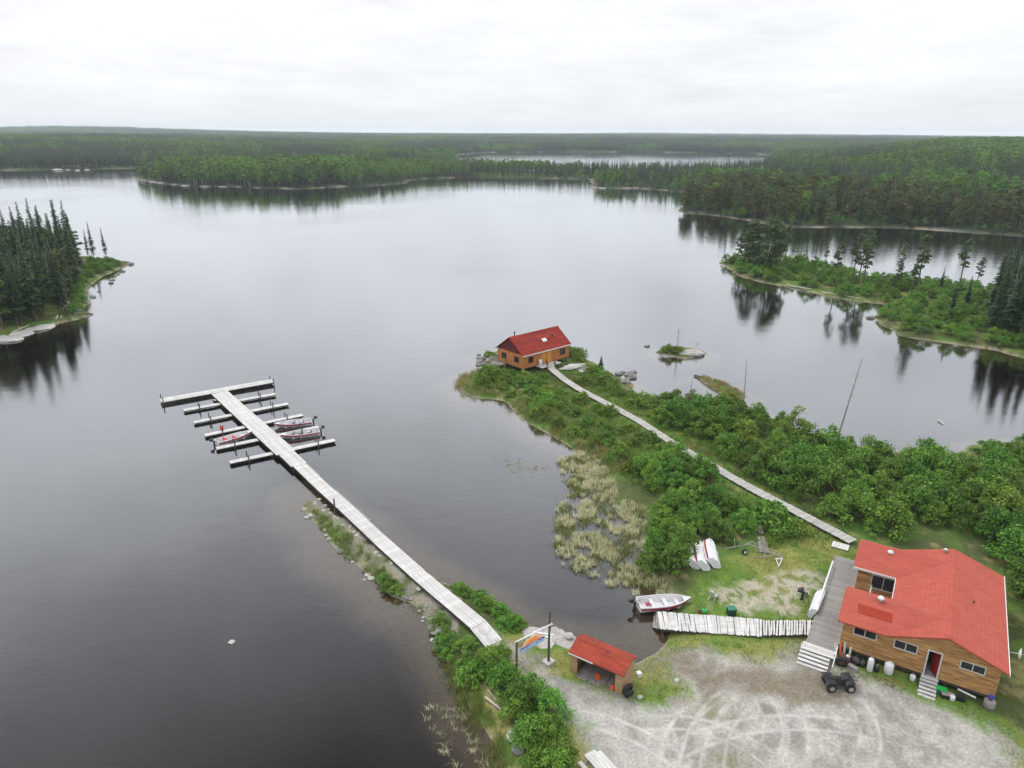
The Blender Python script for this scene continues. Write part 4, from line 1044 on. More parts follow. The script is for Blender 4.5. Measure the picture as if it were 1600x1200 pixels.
# south wall with its windows and the open door
def south(px, py): s, t, z = local_hit(LODGE, px, py, plane_t=OV); return s, z
wins = []
for (ax, ay), (bx, by) in (((1335, 980), (1369, 996.5)), ((1398.5, 1000), (1432.5, 1018.5)), ((1502, 1033), (1539, 1050.5))):
    (s0, za), (s1, zb_) = south(ax, ay), south(bx, by)
    zc = (za + zb_) / 2; wins.append((s0 + .03, s1 - .03, max(zc - .33, 2.0), min(zc + .33, 3.5)))
ds0, ds1 = south(1449, 1030)[0], south(1468, 1036)[0]
door_o = (ds0, ds1, ZF, ZF + 1.98)
SL = LW + WM - OV
def south_top(u):
    s = u + OV
    return ZE - .10 if s < LW else (ZE + (ZR - ZE) * (1 - abs(s - LW - WM / 2) / (WM / 2)) - .10)
wl_o = [(a - OV, c - OV, z0, z1) for a, c, z0, z1 in wins] + [(door_o[0] - OV, door_o[1] - OV, door_o[2], door_o[3])]
b = log_wall((OV, OV), (SL, OV), ZF, ZE, wl_o, south_top)
o = b.build('log_wall', 'log', lodge); o.location.z = -ZB
for p0, p1, tp in (((SL, OV), (SL, DD - OV), None), ((SL, DD - OV), (OV, DD - OV), 'n'), ((OV, DD - OV), (OV, DD - WW + OV), 'w'), ((OV, DD - WW + OV), (LW + OV, DD - WW + OV), 'cw'),
                   ((LW + OV, DD - WW + OV), (LW + OV, WW - OV), None), ((LW + OV, WW - OV), (OV, WW - OV), None), ((OV, WW - OV), (OV, OV), 'w')):
    Lh = math.dist(p0, p1); op = []
    if tp == 'n': top = lambda u: south_top(SL - OV - u)
    elif tp == 'w': top = lambda u, Lh=Lh: ZE + (ZW - ZE) * (1 - abs(u - Lh / 2) / (Lh / 2 + OV)) - .12
    else: top = None
    if tp == 'cw': op = [(1.05, 2.65, 2.25, 3.35)]
    o = log_wall(p0, p1, ZF, ZE - .1, op, top).build('log_wall', 'log', lodge); o.location.z = -ZB
window_in(lodge, -1, OV + 1.05, OV + 2.65, 2.25, 3.35, DD - WW + OV, ZB)
for a, c, z0, z1 in wins: window_in(lodge, -1, a, c, z0, z1, OV, ZB)
b = MB(); b.box(((OV + SL) / 2, DD / 2, lz(ZF) - .06), (SL - OV - .06, DD - 2 * OV - .06, .12)); b.build('floor', 'plank2', lodge)
b = MB()
for s0, s1 in ((ds0 - .09, ds0), (ds1, ds1 + .09)): b.box(((s0 + s1) / 2, OV - .02, lz(ZF + .99)), (.09, .15, 1.98))
b.box(((ds0 + ds1) / 2, OV - .02, lz(ZF + 2.03)), (ds1 - ds0 + .18, .15, .10)); b.build('door_frame', 'frame', lodge)
dw = ds1 - ds0 - .04
dr = MB(); dr.box((-dw / 2 * math.cos(-1.05), dw / 2 * math.sin(1.05), .98), (dw, .05, 1.94), -1.05); dro = dr.build('door', 'reddoor', lodge); dro.location = (ds1 - .03, OV + .08, lz(ZF)); dro['label'] = 'red door standing open inwards'
hd = MB(); hd.lathe((0, 0, 0), [(.03, 0), (.035, .05)], 8, 'Y'); ho = hd.build('handle', 'metal', dro); ho.location = (-(dw - .1) * math.cos(1.05) - .03, (dw - .1) * math.sin(1.05) - .04, .95)
b = MB()                                         # crawl space: sill beam and stumps
b.beam((OV, OV + .05, lz(ZF) - .10), (SL, OV + .05, lz(ZF) - .10), .16, .17); b.beam((SL - .05, OV, lz(ZF) - .11), (SL - .05, DD - OV, lz(ZF) - .11), .16, .17); b.beam((OV + .1, OV, lz(ZF) - .11), (OV + .1, DD - OV, lz(ZF) - .11), .16, .17)
b.build('sill_beam', 'beam', lodge)
for s in (OV + .2, 2.4, 4.6, 7.0, SL - .2):
    for t in (OV + .25, DD / 2, DD - OV - .25):
        b = MB(); b.box((s, t, lz(ZF) / 2 - .22), (.22, .22, lz(ZF) - .1)); b.build('foundation_post', 'post', lodge)
steps(lodge, ds0 - .18, ds1 + .12, OV - .35, ZF + .02, 5, .105, .27, ZB)
b = MB(); b.box(((ds0 + ds1) / 2, OV - .17, lz(ZF) - .03), (ds1 - ds0 + .3, .34, .06)); b.build('door_sill', 'plank', lodge)
# courtyard porch
deck_boards(lodge, OV - .35, LW + OV - .05, WW - OV + .06, DD - WW + OV - .06, ZF - .05, .2, 'plank2', 's', ZB)
b = MB()
for t in (WW - OV + .7, DD - WW + OV - .7): b.box((OV + 1.1, t, lz(ZF) + .5), (.08, .08, 1.0))
b.beam((OV + 1.1, WW - OV + .2, lz(ZF) + 1.0), (OV + 1.1, DD - WW + OV - .2, lz(ZF) + 1.0), .09, .05); b.beam((OV + 1.1, WW - OV + .2, lz(ZF) + .5), (OV + 1.1, DD - WW + OV - .2, lz(ZF) + .5), .05, .05)
b.build('porch_railing', 'frame', lodge)

# ---- side deck of the lodge with rail and wide stairs
sd = thing('side_deck', 'grey plank deck with white rail and wide steps along the lodge end', 'deck', (LX, LY, ZB), LA)
deck_boards(sd, -1.75, .32, -.35, DD + .3, ZF - .06, .19, 'plank2', 's', ZB, seed=4)
b = MB(); b.beam((-1.7, -.3, lz(ZF) - .2), (-1.7, DD + .3, lz(ZF) - .2), .1, .2); b.beam((.2, -.3, lz(ZF) - .2), (.2, DD + .3, lz(ZF) - .2), .1, .2); b.build('joist', 'beam', sd)
for t in (.2, 3.2, 6.2, 9.2, 12.2):
    b = MB(); b.box((-1.65, t, lz(ZF) / 2 - .3), (.14, .14, lz(ZF) - .02)); b.build('deck_post', 'post', sd)
b = MB(); b.beam((-1.72, 4.2, lz(ZF) + .45), (-1.72, 10.9, lz(ZF) + .45), .12, .09); b.build('rail', 'white', sd)
for t in (4.3, 6.5, 8.7, 10.8):
    b = MB(); b.box((-1.72, t, lz(ZF) + .19), (.09, .09, .46)); b.build('rail_post', 'frame', sd)
deck_boards(sd, -1.95, .25, -1.25, -.38, ZF - .055, .29, 'plank', 's', ZB, name='landing_board', seed=9)
steps(sd, -1.95, .05, -1.25, ZF - .03, 5, .115, .30, ZB)
b = MB(); b.beam((.32, -.5, lz(ZF) + .55), (.32, -2.2, lz(ZF) - .05), .06, .09); b.box((.32, -.6, lz(ZF) + .2), (.07, .07, .8)); b.box((.32, -2.1, lz(ZF) - .25), (.07, .07, .6)); b.build('handrail', 'white', sd)

# ---- the cabin on the point
CX, CY, CA = CABIN; CB = 0.8; ZE2, ZR2, L2, W2, ZF2 = 3.82, 6.24, 10.72, 6.59, 1.66
cabin = thing('cabin', 'orange log cabin with red gable roof at the end of the peninsula', 'building', (CX, CY, CB), CA)
cz = lambda z: z - CB
r_ = MB(); slab(r_, [(0, 0, cz(ZE2)), (L2, 0, cz(ZE2)), (L2, W2 / 2, cz(ZR2)), (0, W2 / 2, cz(ZR2))], .10); slab(r_, [(0, W2, cz(ZE2)), (0, W2 / 2, cz(ZR2)), (L2, W2 / 2, cz(ZR2)), (L2, W2, cz(ZE2))], .10)
rf = r_.build('roof', 'roof2', cabin)
for i in range(1, 9):                            # overlapping strips of roll roofing
    t = W2 / 2 * i / 9; z = ZE2 + (ZR2 - ZE2) * i / 9
    b = MB(); b.beam((.03, t, cz(z) + .008), (L2 - .03, t, cz(z) + .008), .05, .02); b.build('roofing_lap', 'roof2', rf)
b = MB(); b.beam((0, -.02, cz(ZE2) - .06), (L2, -.02, cz(ZE2) - .06), .05, .15); b.build('eave_board', 'white', cabin)
for s, t, w, d in ((5.6, 1.35, .9, .5),):
    z = ZE2 + (ZR2 - ZE2) * t / (W2 / 2); b = MB(); b.prism([(s, t, cz(z) + .03), (s + w, t, cz(z) + .03), (s + w, t + d, cz(z + d * .735) + .03), (s, t + d, cz(z + d * .735) + .03)], (0, 0, .05)); b.build('skylight', 'white', rf)
b = MB(); t = 2.0; z = ZE2 + (ZR2 - ZE2) * t / (W2 / 2); b.lathe((8.2, t, cz(z) - .15), [(.16, 0), (.16, .4), (.24, .42), (.05, .5)], 10); b.build('roof_vent', 'rust', rf)
b = MB(); b.lathe((1.6, W2 / 2 + .5, cz(ZR2) - .5), [(.09, 0), (.09, .85), (.15, .88), (.15, .98)], 10); b.build('stove_pipe', 'black', rf)
O2 = .35
def csouth(px, py): s, t, z = local_hit(CABIN, px, py, plane_t=O2); return s, z
def cwest(px, py): s, t, z = local_hit(CABIN, px, py, plane_s=O2); return t, z
cw_s = []
for (ax, ay), (bx, by) in (((826, 555), (832.5, 561.5)), ((875.5, 543), (882, 549.5))):
    (s0, za), (s1, zb_) = csouth(ax, ay), csouth(bx, by); zc = 2.85; cw_s.append((s0, s1, zc - .45, zc + .40))
dsa = csouth(846, 560)[0]
cdoors = [(dsa, dsa + .95, ZF2, ZF2 + 1.95), (dsa + 1.25, dsa + 2.15, ZF2, ZF2 + 1.95)]
cw_w = []
for (ax, ay), (bx, by) in (((784.5, 549), (791, 555.5)), ((804, 555), (810.5, 562))):
    (t0, za), (t1, zb_) = cwest(ax, ay), cwest(bx, by); t0, t1 = min(t0, t1), max(t0, t1); cw_w.append((t0, t1, 2.45, 3.25))
o = log_wall((O2, O2), (L2 - O2, O2), ZF2, ZE2 - .03, [(a - O2, c - O2, z0, z1) for a, c, z0, z1 in cw_s + cdoors], course=.17).build('log_wall', 'log2', cabin); o.location.z = -CB
o = log_wall((O2, W2 - O2), (O2, O2), ZF2, ZE2 - .03, [(W2 - O2 - c, W2 - O2 - a, z0, z1) for a, c, z0, z1 in cw_w], course=.17).build('log_wall', 'log2', cabin); o.location.z = -CB
for p0, p1 in (((L2 - O2, O2), (L2 - O2, W2 - O2)), ((L2 - O2, W2 - O2), (O2, W2 - O2))):
    o = log_wall(p0, p1, ZF2, ZE2 - .03, course=.17).build('log_wall', 'log2', cabin); o.location.z = -CB
for s in (O2 - .02, L2 - O2 + .02):
    b = MB(); x = s; b.prism([(x, .12, cz(ZE2) - .02), (x, W2 - .12, cz(ZE2) - .02), (x, W2 / 2, cz(ZR2) - .17)], (.06 if s < 1 else -.06, 0, 0)); g = b.build('gable', 'darkred', cabin); g['label'] = 'dark red boarded gable'
b = MB(); b.box((O2 - .05, W2 / 2, cz(4.85)), (.05, .5, .55)); b.build('gable_vent', 'dark', cabin)
for a, c, z0, z1 in cw_s: window_in(cabin, -1, a, c, z0, z1, O2, CB, panes=1, framem='dark')
for a, c, z0, z1 in cw_w: window_in(cabin, -1, a, c, z0, z1, O2, CB, 't', panes=1, framem='dark')
for a, c, z0, z1 in cdoors:
    b = MB(); b.box(((a + c) / 2, O2, cz((z0 + z1) / 2)), (c - a - .02, .06, z1 - z0 - .02)); d_ = b.build('door', 'yellowdoor', cabin)
    b = MB(); b.lathe((c - .12, O2 - .08, cz(z0 + .95)), [(.03, 0), (.035, .05)], 8, 'Y'); b.build('handle', 'metal', d_)
b = MB(); b.box((L2 / 2, W2 / 2, cz(ZF2) - .09), (L2 - 2 * O2 - .05, W2 - 2 * O2 - .05, .16)); b.build('floor', 'beam', cabin)
for s, t in ((O2, O2), (L2 - O2, O2), (L2 - O2, W2 - O2), (O2, W2 - O2)):
    b = MB(); b.box((s, t, cz((ZF2 + ZE2) / 2)), (.16, .16, ZE2 - ZF2 - .04)); b.build('corner_post', 'log2', cabin)
for s in (.6, 3.2, 5.8, 8.2, L2 - .6):
    for t in (.55, W2 / 2, W2 - .55):
        b = MB(); b.tube((s, t, cz(ZF2) - .17), (s, t, -.9), .13, n=8); b.build('pile', 'post', cabin)
bd = thing('back_deck', 'small railed deck on the water side of the cabin', 'deck', (CX, CY, CB), CA)
deck_boards(bd, -1.3, .28, W2 - 2.3, W2 - .1, ZF2 - .05, .22, 'plank2', 's', CB)
for s, t in ((-1.25, W2 - 2.25), (-1.25, W2 - .15), (.1, W2 - .15), (.1, W2 - 2.25)):
    b = MB(); b.box((s, t, cz(ZF2) - .15), (.1, .1, 2.2)); b.build('rail_post', 'deadwood', bd)
b = MB()
for z in (.5, .92):
    b.beam((-1.25, W2 - 2.25, cz(ZF2) + z), (-1.25, W2 - .15, cz(ZF2) + z), .07, .07); b.beam((-1.25, W2 - .15, cz(ZF2) + z), (.1, W2 - .15, cz(ZF2) + z), .07, .07)
b.build('rail', 'deadwood', bd)

# ---- the open shed
SX, SY, SA = SHED; SB = .58; ZE3, ZR3, L3, W3 = 2.42, 2.95, 4.19, 2.10
shed = thing('open_shed', 'small open-fronted shed with stained red roof beside the gravel drive', 'shed', (SX, SY, SB), SA)
sz_ = lambda z: z - SB
r_ = MB(); slab(r_, [(0, 0, sz_(ZE3)), (L3, 0, sz_(ZE3)), (L3, W3 * .55, sz_(ZR3)), (0, W3 * .55, sz_(ZR3))], .07); slab(r_, [(0, W3, sz_(ZE3) + .15), (0, W3 * .55, sz_(ZR3)), (L3, W3 * .55, sz_(ZR3)), (L3, W3, sz_(ZE3) + .15)], .07)
r_.build('roof', 'roof3', shed)
b = MB(); b.beam((0, -.02, sz_(ZE3) - .05), (L3 * .45, -.02, sz_(ZE3) - .05), .03, .08); b.build('eave_board', 'white', shed)
e = .15
gt = lambda u: ZE3 - .07 + (ZR3 - ZE3) * min(1, (u + e) / (W3 * .55), (W3 - u - e) / (W3 * .45)) - .03
for p0, p1, z1, op, tp in (((e, e), (L3 - e, e), ZE3 - .1, [(.48, L3 - 2 * e - .52, SB - .2, ZE3 - .22)], None), ((L3 - e, e), (L3 - e, W3 - e), ZE3, [], gt), ((L3 - e, W3 - e), (e, W3 - e), ZE3, [], None), ((e, W3 - e), (e, e), ZE3, [], lambda u: gt(W3 - 2 * e - u))):
    o = log_wall(p0, p1, SB - .2, z1, op, tp, course=.16, lap=.02).build('siding', 'log3', shed); o.location.z = -SB
b = MB()
rg = random.Random(5)
for i in range(15):
    b = MB(); x = .75 + i * .172; b.beam((x, W3 - .4, .16 + rg.uniform(-.02, .03)), (x + rg.uniform(-.06, .06), -.10 + rg.uniform(-.12, .1), .12 + rg.uniform(0, .06)), .15, .05); b.build('floor_plank', 'plank2', shed)
b = MB(); b.box((L3 / 2, W3 - .45, .95), (L3 - .7, .4, .05)); b.build('shelf', 'plank2', shed)

def jerry_can(name, label, m, loc, rz=0, s=1.0):
    t = thing(name, label, 'fuel can', loc, rz)
    b = MB(); b.prism([(-.17, -.1, 0), (.17, -.1, 0), (.17, -.1, .30), (.05, -.1, .40), (-.17, -.1, .40)], (0, .2, 0)); b.build('body', m, t)
    b = MB(); b.tube((-.13, 0, .40), (-.13, 0, .47), .012); b.tube((.02, 0, .40), (.02, 0, .47), .012); b.tube((-.13, 0, .47), (.02, 0, .47), .014); b.build('handle', m, t)
    b = MB(); b.tube((.10, 0, .35), (.17, 0, .44), .03); b.build('spout', 'black', t); t.scale = (s, s, s); return t
def inframe(fr, s, t, z): x, y, a = fr; return (x + s * math.cos(a) - t * math.sin(a), y + s * math.sin(a) + t * math.cos(a), z)
jerry_can('fuel_can', 'red fuel can standing on the middle of the shed floor', 'orange', inframe(SHED, 2.05, .55, SB + .2), .3)
jerry_can('fuel_can', 'orange-red fuel can at the right of the shed opening', 'orange', inframe(SHED, 3.35, .25, SB + .05), .8, 1.15)
t = thing('outboard_cover', 'dark red engine cowl lying on the shed shelf', 'cowl', inframe(SHED, 1.35, W3 - .62, SB + .98), SA)
b = MB(); b.box((0, 0, .16), (.75, .36, .30), taper=.75); b.build('shell', 'red', t); b = MB(); b.box((0, 0, .02), (.79, .40, .05)); b.build('rim', 'black', t)
t = thing('tool_box', 'grey-green tool box on the left of the shed shelf', 'box', inframe(SHED, .78, W3 - .62, SB + .98), SA)
b = MB(); b.box((0, 0, .11), (.4, .25, .22)); b.build('body', 'teal', t); b = MB(); b.beam((-.12, 0, .27), (.12, 0, .27), .03, .03); b.tube((-.12, 0, .22), (-.12, 0, .27), .01); b.tube((.12, 0, .22), (.12, 0, .27), .01); b.build('handle', 'metal', t)
def tyre(name, label, loc, R, w, rot, m='rubber', hub='metal', cat='tyre'):
    t = thing(name, label, cat, loc, rot=rot)
    b = MB(); b.lathe((0, -w / 2, 0), [(R * .58, 0), (R * .9, 0), (R, w * .18), (R, w * .82), (R * .9, w), (R * .58, w), (R * .55, w * .5), (R * .58, 0)], 20, 'Y'); b.f = [f for f in b.f if len(f) == 4]
    b.build('tyre', m, t, True)
    b = MB(); b.lathe((0, -w * .3, 0), [(R * .57, 0), (R * .2, .02), (R * .2, w * .5), (R * .57, w * .6)], 16, 'Y'); b.build('hub', hub, t); return t
x, y, z = inframe(SHED, L3 + .15, .45, 0); tyre('spare_tyre', 'black tyre leaning against the right end of the shed', (x, y, height(x, y) + .36), .42, .26, (.22, 0, SA + 1.35), hub='dark')
x, y, z = inframe(SHED, L3 + .38, .15, 0); tyre('spare_tyre', 'second black tyre lying against the first beside the shed', (x, y, height(x, y) + .30), .36, .24, (.5, 0, SA + 1.1), hub='dark')
def small_box(name, label, cat, m, lidm, loc, size, rz=0):
    t = thing(name, label, cat, loc, rz)
    b = MB(); b.box((0, 0, size[2] * .45), (size[0], size[1], size[2] * .9), taper=1.04); b.build('body', m, t)
    b = MB(); b.box((0, 0, size[2] * .95), (size[0] * 1.08, size[1] * 1.08, size[2] * .1)); b.build('lid', lidm, t); return t
x, y, z = G(998, 1057); small_box('white_crate', 'small white crate behind the right end of the shed', 'crate', 'white', 'white', (x, y, z), (.3, .3, .35), .4)
# ------------------------------------------------------------------ walks and docks
def polyline(pts, step):
    out = []; acc = 0.0
    for (ax, ay), (bx, by) in zip(pts[:-1], pts[1:]):
        L = math.hypot(bx - ax, by - ay)
        while acc <= L:
            f = acc / L; out.append((ax + (bx - ax) * f, ay + (by - ay) * f, math.atan2(by - ay, bx - ax))); acc += step
        acc -= L
    return out
rg = random.Random(12)
# boardwalk from the lodge to the cabin
bw = thing('boardwalk', 'long narrow plank boardwalk from the lodge through the shrubs to the cabin', 'boardwalk', (BOARDWALK[-1][0], BOARDWALK[-1][1], .8))
ox, oy = BOARDWALK[-1]
sts = polyline(BOARDWALK, .33)
def bw_z(i): return 1.18 + .10 * math.sin(i * .05) + (.3 * max(0, 1 - i / 14.0))
bme = MB().box((0, 0, 0), (.305, 1.2, .05)).mesh('walk_board', 'walk')
for i, (x, y, a) in enumerate(sts[:298]):
    link('walk_board', bme, bw, (x - ox + rg.uniform(-.01, .01), y - oy, bw_z(i) - .8 + rg.uniform(-.012, .012)), (rg.gauss(0, .012), rg.gauss(0, .012), a + rg.gauss(0, .02)))
b = MB()
for side in (-.5, .5):
    pr = None
    for i in range(0, len(sts), 4):
        x, y, a = sts[i]; p = (x - ox - math.sin(a) * side, y - oy + math.cos(a) * side, bw_z(i) - .8 - .11)
        if pr: b.beam(pr, p, .09, .15)
        pr = p
b.build('stringer', 'beam', bw)
for i in range(3, len(sts), 12):
    x, y, a = sts[i]; b = MB()
    for side in (-.45, .45): b.box((x - ox - math.sin(a) * side, y - oy + math.cos(a) * side, bw_z(i) - .8 - .5), (.12, .12, .75), a)
    b.build('walk_support', 'post', bw)
# ramp with railings up to the cabin door
p0 = Vector((*BOARDWALK[0], 1.45)); tgt = inframe(CABIN, cdoors[0][1] + .1, -.55, ZF2 - .05); p1 = Vector(tgt)
rp = thing('cabin_ramp', 'short plank ramp with railings rising to the cabin door', 'ramp', (p0.x, p0.y, .9))
d = p1 - p0; n = int(d.length / .3); a = math.atan2(d.y, d.x)
for i in range(n + 1):
    q = d * (i / n); link('ramp_board', bme, rp, (q.x, q.y, q.z + p0.z - .9), (0, -math.asin(d.z / d.length), a))
nx, ny = -math.sin(a), math.cos(a)
for side in (-.62, .62):
    b = MB(); b.beam((nx * side, ny * side, .45 + .95), (d.x + nx * side, d.y + ny * side, d.z + .55 + .95), .07, .07); b.beam((nx * side, ny * side, .45 + .5), (d.x + nx * side, d.y + ny * side, d.z + .55 + .5), .05, .05); b.build('railing', 'darkred', rp)
    for f in (0, .5, 1):
        b = MB(); b.box((d.x * f + nx * side, d.y * f + ny * side, .45 + d.z * f + .35), (.08, .08, 1.5)); b.build('rail_post', 'darkred', rp)
lo = thing('cabin_landing', 'small plank landing in front of the cabin doors', 'deck', inframe(CABIN, 0, 0, CB), CA)
deck_boards(lo, cdoors[0][0] - 1.3, cdoors[1][1] + .9, -1.2, .26, ZF2 - .06, .24, 'plank', 's', CB)
for s in (cdoors[0][0] - 1.2, cdoors[1][1] + .8):
    b = MB(); b.box((s, -1.1, cz(ZF2) - .55), (.12, .12, 1.0)); b.build('landing_post', 'post', lo)

# long dock
dk = thing('long_dock', 'long pale plank dock running out into the lake to a T-shaped end', 'dock', (DOCK_LINE[0][0], DOCK_LINE[0][1], 0))
ox, oy = DOCK_LINE[0]
dl = list(DOCK_LINE); dl[-1] = tuple(np.array(dl[-1]) + (np.array(dl[-1]) - np.array(dl[-2])) * .012)
WD = 2.2; nb = 8; ZD = .58
secs = []
for (ax, ay), (bx, by) in zip(dl[:-1], dl[1:]):
    L = math.hypot(bx - ax, by - ay); m = max(1, int(round(L / 4.4)))
    for j in range(m): secs.append(((ax + (bx - ax) * j / m, ay + (by - ay) * j / m), (ax + (bx - ax) * (j + 1) / m, ay + (by - ay) * (j + 1) / m)))
dz_ = lambda i: .50 * max(0.0, 1 - i / 6.0)
for si, ((ax, ay), (bx, by)) in enumerate(secs):
    up0, up1 = dz_(si), dz_(si + 1); pt_ = -math.atan2(up1 - up0, math.hypot(bx - ax, by - ay)); um = (up0 + up1) / 2
    L = math.hypot(bx - ax, by - ay); a = math.atan2(by - ay, bx - ax); lf = si / len(secs); w = 1.42 if lf < .50 else (1.8 if lf < .6 else 2.3)
    me = MB().box((0, 0, 0), (L + .03, w / nb - .018, .05)).mesh('dock_board', 'plank')
    sg = rg.uniform(-.012, .012)
    for j in range(nb):
        off = (j + .5) * w / nb - w / 2
        o = link('dock_board', me, dk, ((ax + bx) / 2 - ox - math.sin(a) * off, (ay + by) / 2 - oy + math.cos(a) * off, ZD + um + sg + rg.uniform(-.012, .012)), (rg.gauss(0, .006), pt_ + rg.gauss(0, .002), a + rg.gauss(0, .0016)))
    b = MB()
    for side in (-1, 1):
        off = side * (w / 2 - .04); b.beam((ax - ox - math.sin(a) * off, ay - oy + math.cos(a) * off, ZD + up0 + sg - .14), (bx - ox - math.sin(a) * off, by - oy + math.cos(a) * off, ZD + up1 + sg - .14), .10, .2)
    b.build('side_beam', 'beam', dk)
    if si % 2 == 0:
        for side in (-1, 1):
            off = side * (w / 2 - .2); b = MB(); b.tube((ax - ox - math.sin(a) * off, ay - oy + math.cos(a) * off, ZD - .15), (ax - ox - math.sin(a) * off, ay - oy + math.cos(a) * off, -1.8), .10, n=8); b.build('pile', 'post', dk)
for si in (4, 5, 7, 9):                          # loose grey boards nailed along the right edge
    (ax, ay), (bx, by) = secs[si]; a = math.atan2(by - ay, bx - ax); off = -(1.42 / 2 + .10)
    b = MB(); b.beam((ax - ox - math.sin(a) * off, ay - oy + math.cos(a) * off, ZD + dz_(si) - .03), (bx - ox - math.sin(a) * off, by - oy + math.cos(a) * off, ZD + dz_(si + 1) - .05), .13, .06); b.build('edge_board', 'plank2', dk)
(ax, ay), (bx, by) = secs[9]; x, y = P(523, 796, ZD)
b = MB(); b.tube((x - ox, y - oy, -1.0), (x - ox, y - oy, 1.75), .09, .08); b.build('mooring_post', 'post', dk)
# sloping plank ramp from the shore end
gp = P(772, 1006, .75); rl = thing('shore_ramp', 'short sloping board ramp at the shore end of the long dock', 'ramp', (ox, oy, .65), math.atan2(gp[1] - oy, gp[0] - ox))
L = math.hypot(gp[0] - ox, gp[1] - oy)
for j in range(7):
    b = MB(); b.beam((-.05, (j - 3) * .21, .40), (L, (j - 3) * .21, .12), .195, .045); b.build('ramp_board', 'plank', rl)
# T head and fingers
def finger(name, label, A, B, w, nbd, zt, posts, grp, m='plank'):
    A, B = Vector((*A, 0)), Vector((*B, 0)); d = B - A; L = d.length; a = math.atan2(d.y, d.x)
    t = thing(name, label, 'dock', (A.x, A.y, 0), a, grp)
    me = MB().box((0, 0, 0), (L, w / nbd - .015, .05)).mesh('finger_board', m)
    for j in range(nbd): link('finger_board', me, t, (L / 2 + rg.uniform(-.03, .03), (j + .5) * w / nbd - w / 2, zt + rg.uniform(-.008, .008)), (0, rg.gauss(0, .002), rg.gauss(0, .002)))
    b = MB()
    for s in (-1, 1): b.beam((0, s * (w / 2 - .05), zt - .09), (L, s * (w / 2 - .05), zt - .09), .10, .12)
    b.beam((L - .05, -w / 2 + .1, zt - .09), (L - .05, w / 2 - .1, zt - .09), .10, .12); b.build('float_beam', 'beam', t)
    for f in posts:
        for s in (-1, 1):
            b = MB(); b.tube((L * f, s * (w / 2 + .1), -1.6), (L * f, s * (w / 2 + .1), zt + rg.uniform(.55, .85)), .07, n=8); b.build('mooring_pole', 'post', t)
    return t
ZFN = .32
axis_p = lambda px, py: P(px, py, ZFN)
ends = [((287, 641), (430, 615.5)), ((303, 660), (450, 630.5)), ((320, 680), (473, 648)), ((338, 700.5), (497, 667)), ((359, 722.5), (523, 687.5))]
ordn = ['first', 'second', 'third', 'fourth', 'fifth']
def cross_dock(A, B):
    """point of the dock centre line on the segment A-B"""
    for (ax, ay), (bx, by) in zip(dl[:-1], dl[1:]):
        dx, dy = bx - ax, by - ay; ex, ey = B[0] - A[0], B[1] - A[1]; den = dx * ey - dy * ex
        if abs(den) < 1e-9: continue
        u = ((A[0] - ax) * ey - (A[1] - ay) * ex) / den
        if -.02 <= u <= 1.02: return (ax + dx * u, ay + dy * u), math.atan2(dy, dx)
FING = {}
for i, (l, r) in enumerate(ends):
    A, B = axis_p(*l), axis_p(*r); c, ca = cross_dock(A, B)
    for nm, E_ in (('left', A), ('right', B)):
        d = Vector((E_[0] - c[0], E_[1] - c[1])); u = d.normalized(); s = (2.3 / 2) / abs(math.sin(math.atan2(u.y, u.x) - ca))
        st = (c[0] + u.x * s, c[1] + u.y * s)
        FING[(i, nm)] = (st, E_)
        finger('finger_dock', '%s narrow finger dock from the T end, on the %s side of the long dock' % (ordn[i], nm), st, E_, .82, 4, ZFN, (.58,), 'finger docks')
A, B = P(251, 626, .44), P(426, 595, .44); finger('dock_head', 'wide plank crosspiece forming the T end of the long dock', A, B, 1.75, 7, .44, (.012, .992), None)

# plank ramps from the beach to the lodge deck
def plank_walk(name, label, corners, zs, n, m, gap, side='beam'):
    """transverse planks over a quadrilateral: corners A (near side start), B (near side end), C (far side end), D (far side start)"""
    A, B, C_, D_ = [Vector((*P(px, py, z), z)) for (px, py), z in zip(corners, zs)]
    t = thing(name, label, 'boardwalk', tuple(A))
    for i in range(n):
        f0, f1 = (i + gap / 2) / n, (i + 1 - gap / 2) / n; b = MB()
        j = [Vector((rg.uniform(-.05, .05), rg.uniform(-.05, .05), rg.uniform(-.008, .008))) for _ in range(2)]
        q = [A.lerp(B, f0) + j[0] - A, A.lerp(B, f1) + j[0] - A, D_.lerp(C_, f1) + j[1] - A, D_.lerp(C_, f0) + j[1] - A]
        b.prism(q, (0, 0, -.05)); b.build('plank', m, t)
    b = MB()
    for p, q in ((A, B), (D_, C_)): 
        e = (A.lerp(D_, .5) - p).normalized() * .12; b.beam(p - A + e - Vector((0, 0, .16)), q - A + e - Vector((0, 0, .16)), .1, .2)
    b.build('bearer', side, t); return t
plank_walk('plank_ramp', 'wide pale plank ramp leading from the beached boat up the grass', [(1033, 983), (1191, 994.5), (1190, 967.5), (1027, 955)], (.62, 1.15, 1.15, .62), 42, 'plank', .06)
plank_walk('plank_gangway', 'narrow slatted gangway with dark gaps joining the ramp to the lodge deck', [(1192, 992), (1279, 991.5), (1281, 969), (1192, 969)], (1.2, 1.42, 1.42, 1.2), 22, 'plank', .30)
plank_walk('concrete_apron', 'thin grey board apron dipping into the water below the wide ramp', [(1020, 979), (1032, 983), (1027, 956), (1023, 956)], (.08, .5, .5, .08), 3, 'plank2', .04)
b_ = thing('landing_pad', 'square pale board pad beside the junction of boardwalk and deck', 'deck', (*P(1313, 853, 1.1), 1.1), LA)
for i in range(5):
    b = MB(); b.box((-.55 + i * .28, 0, 0), (.265, 1.05, .06)); b.build('board', 'plank', b_)
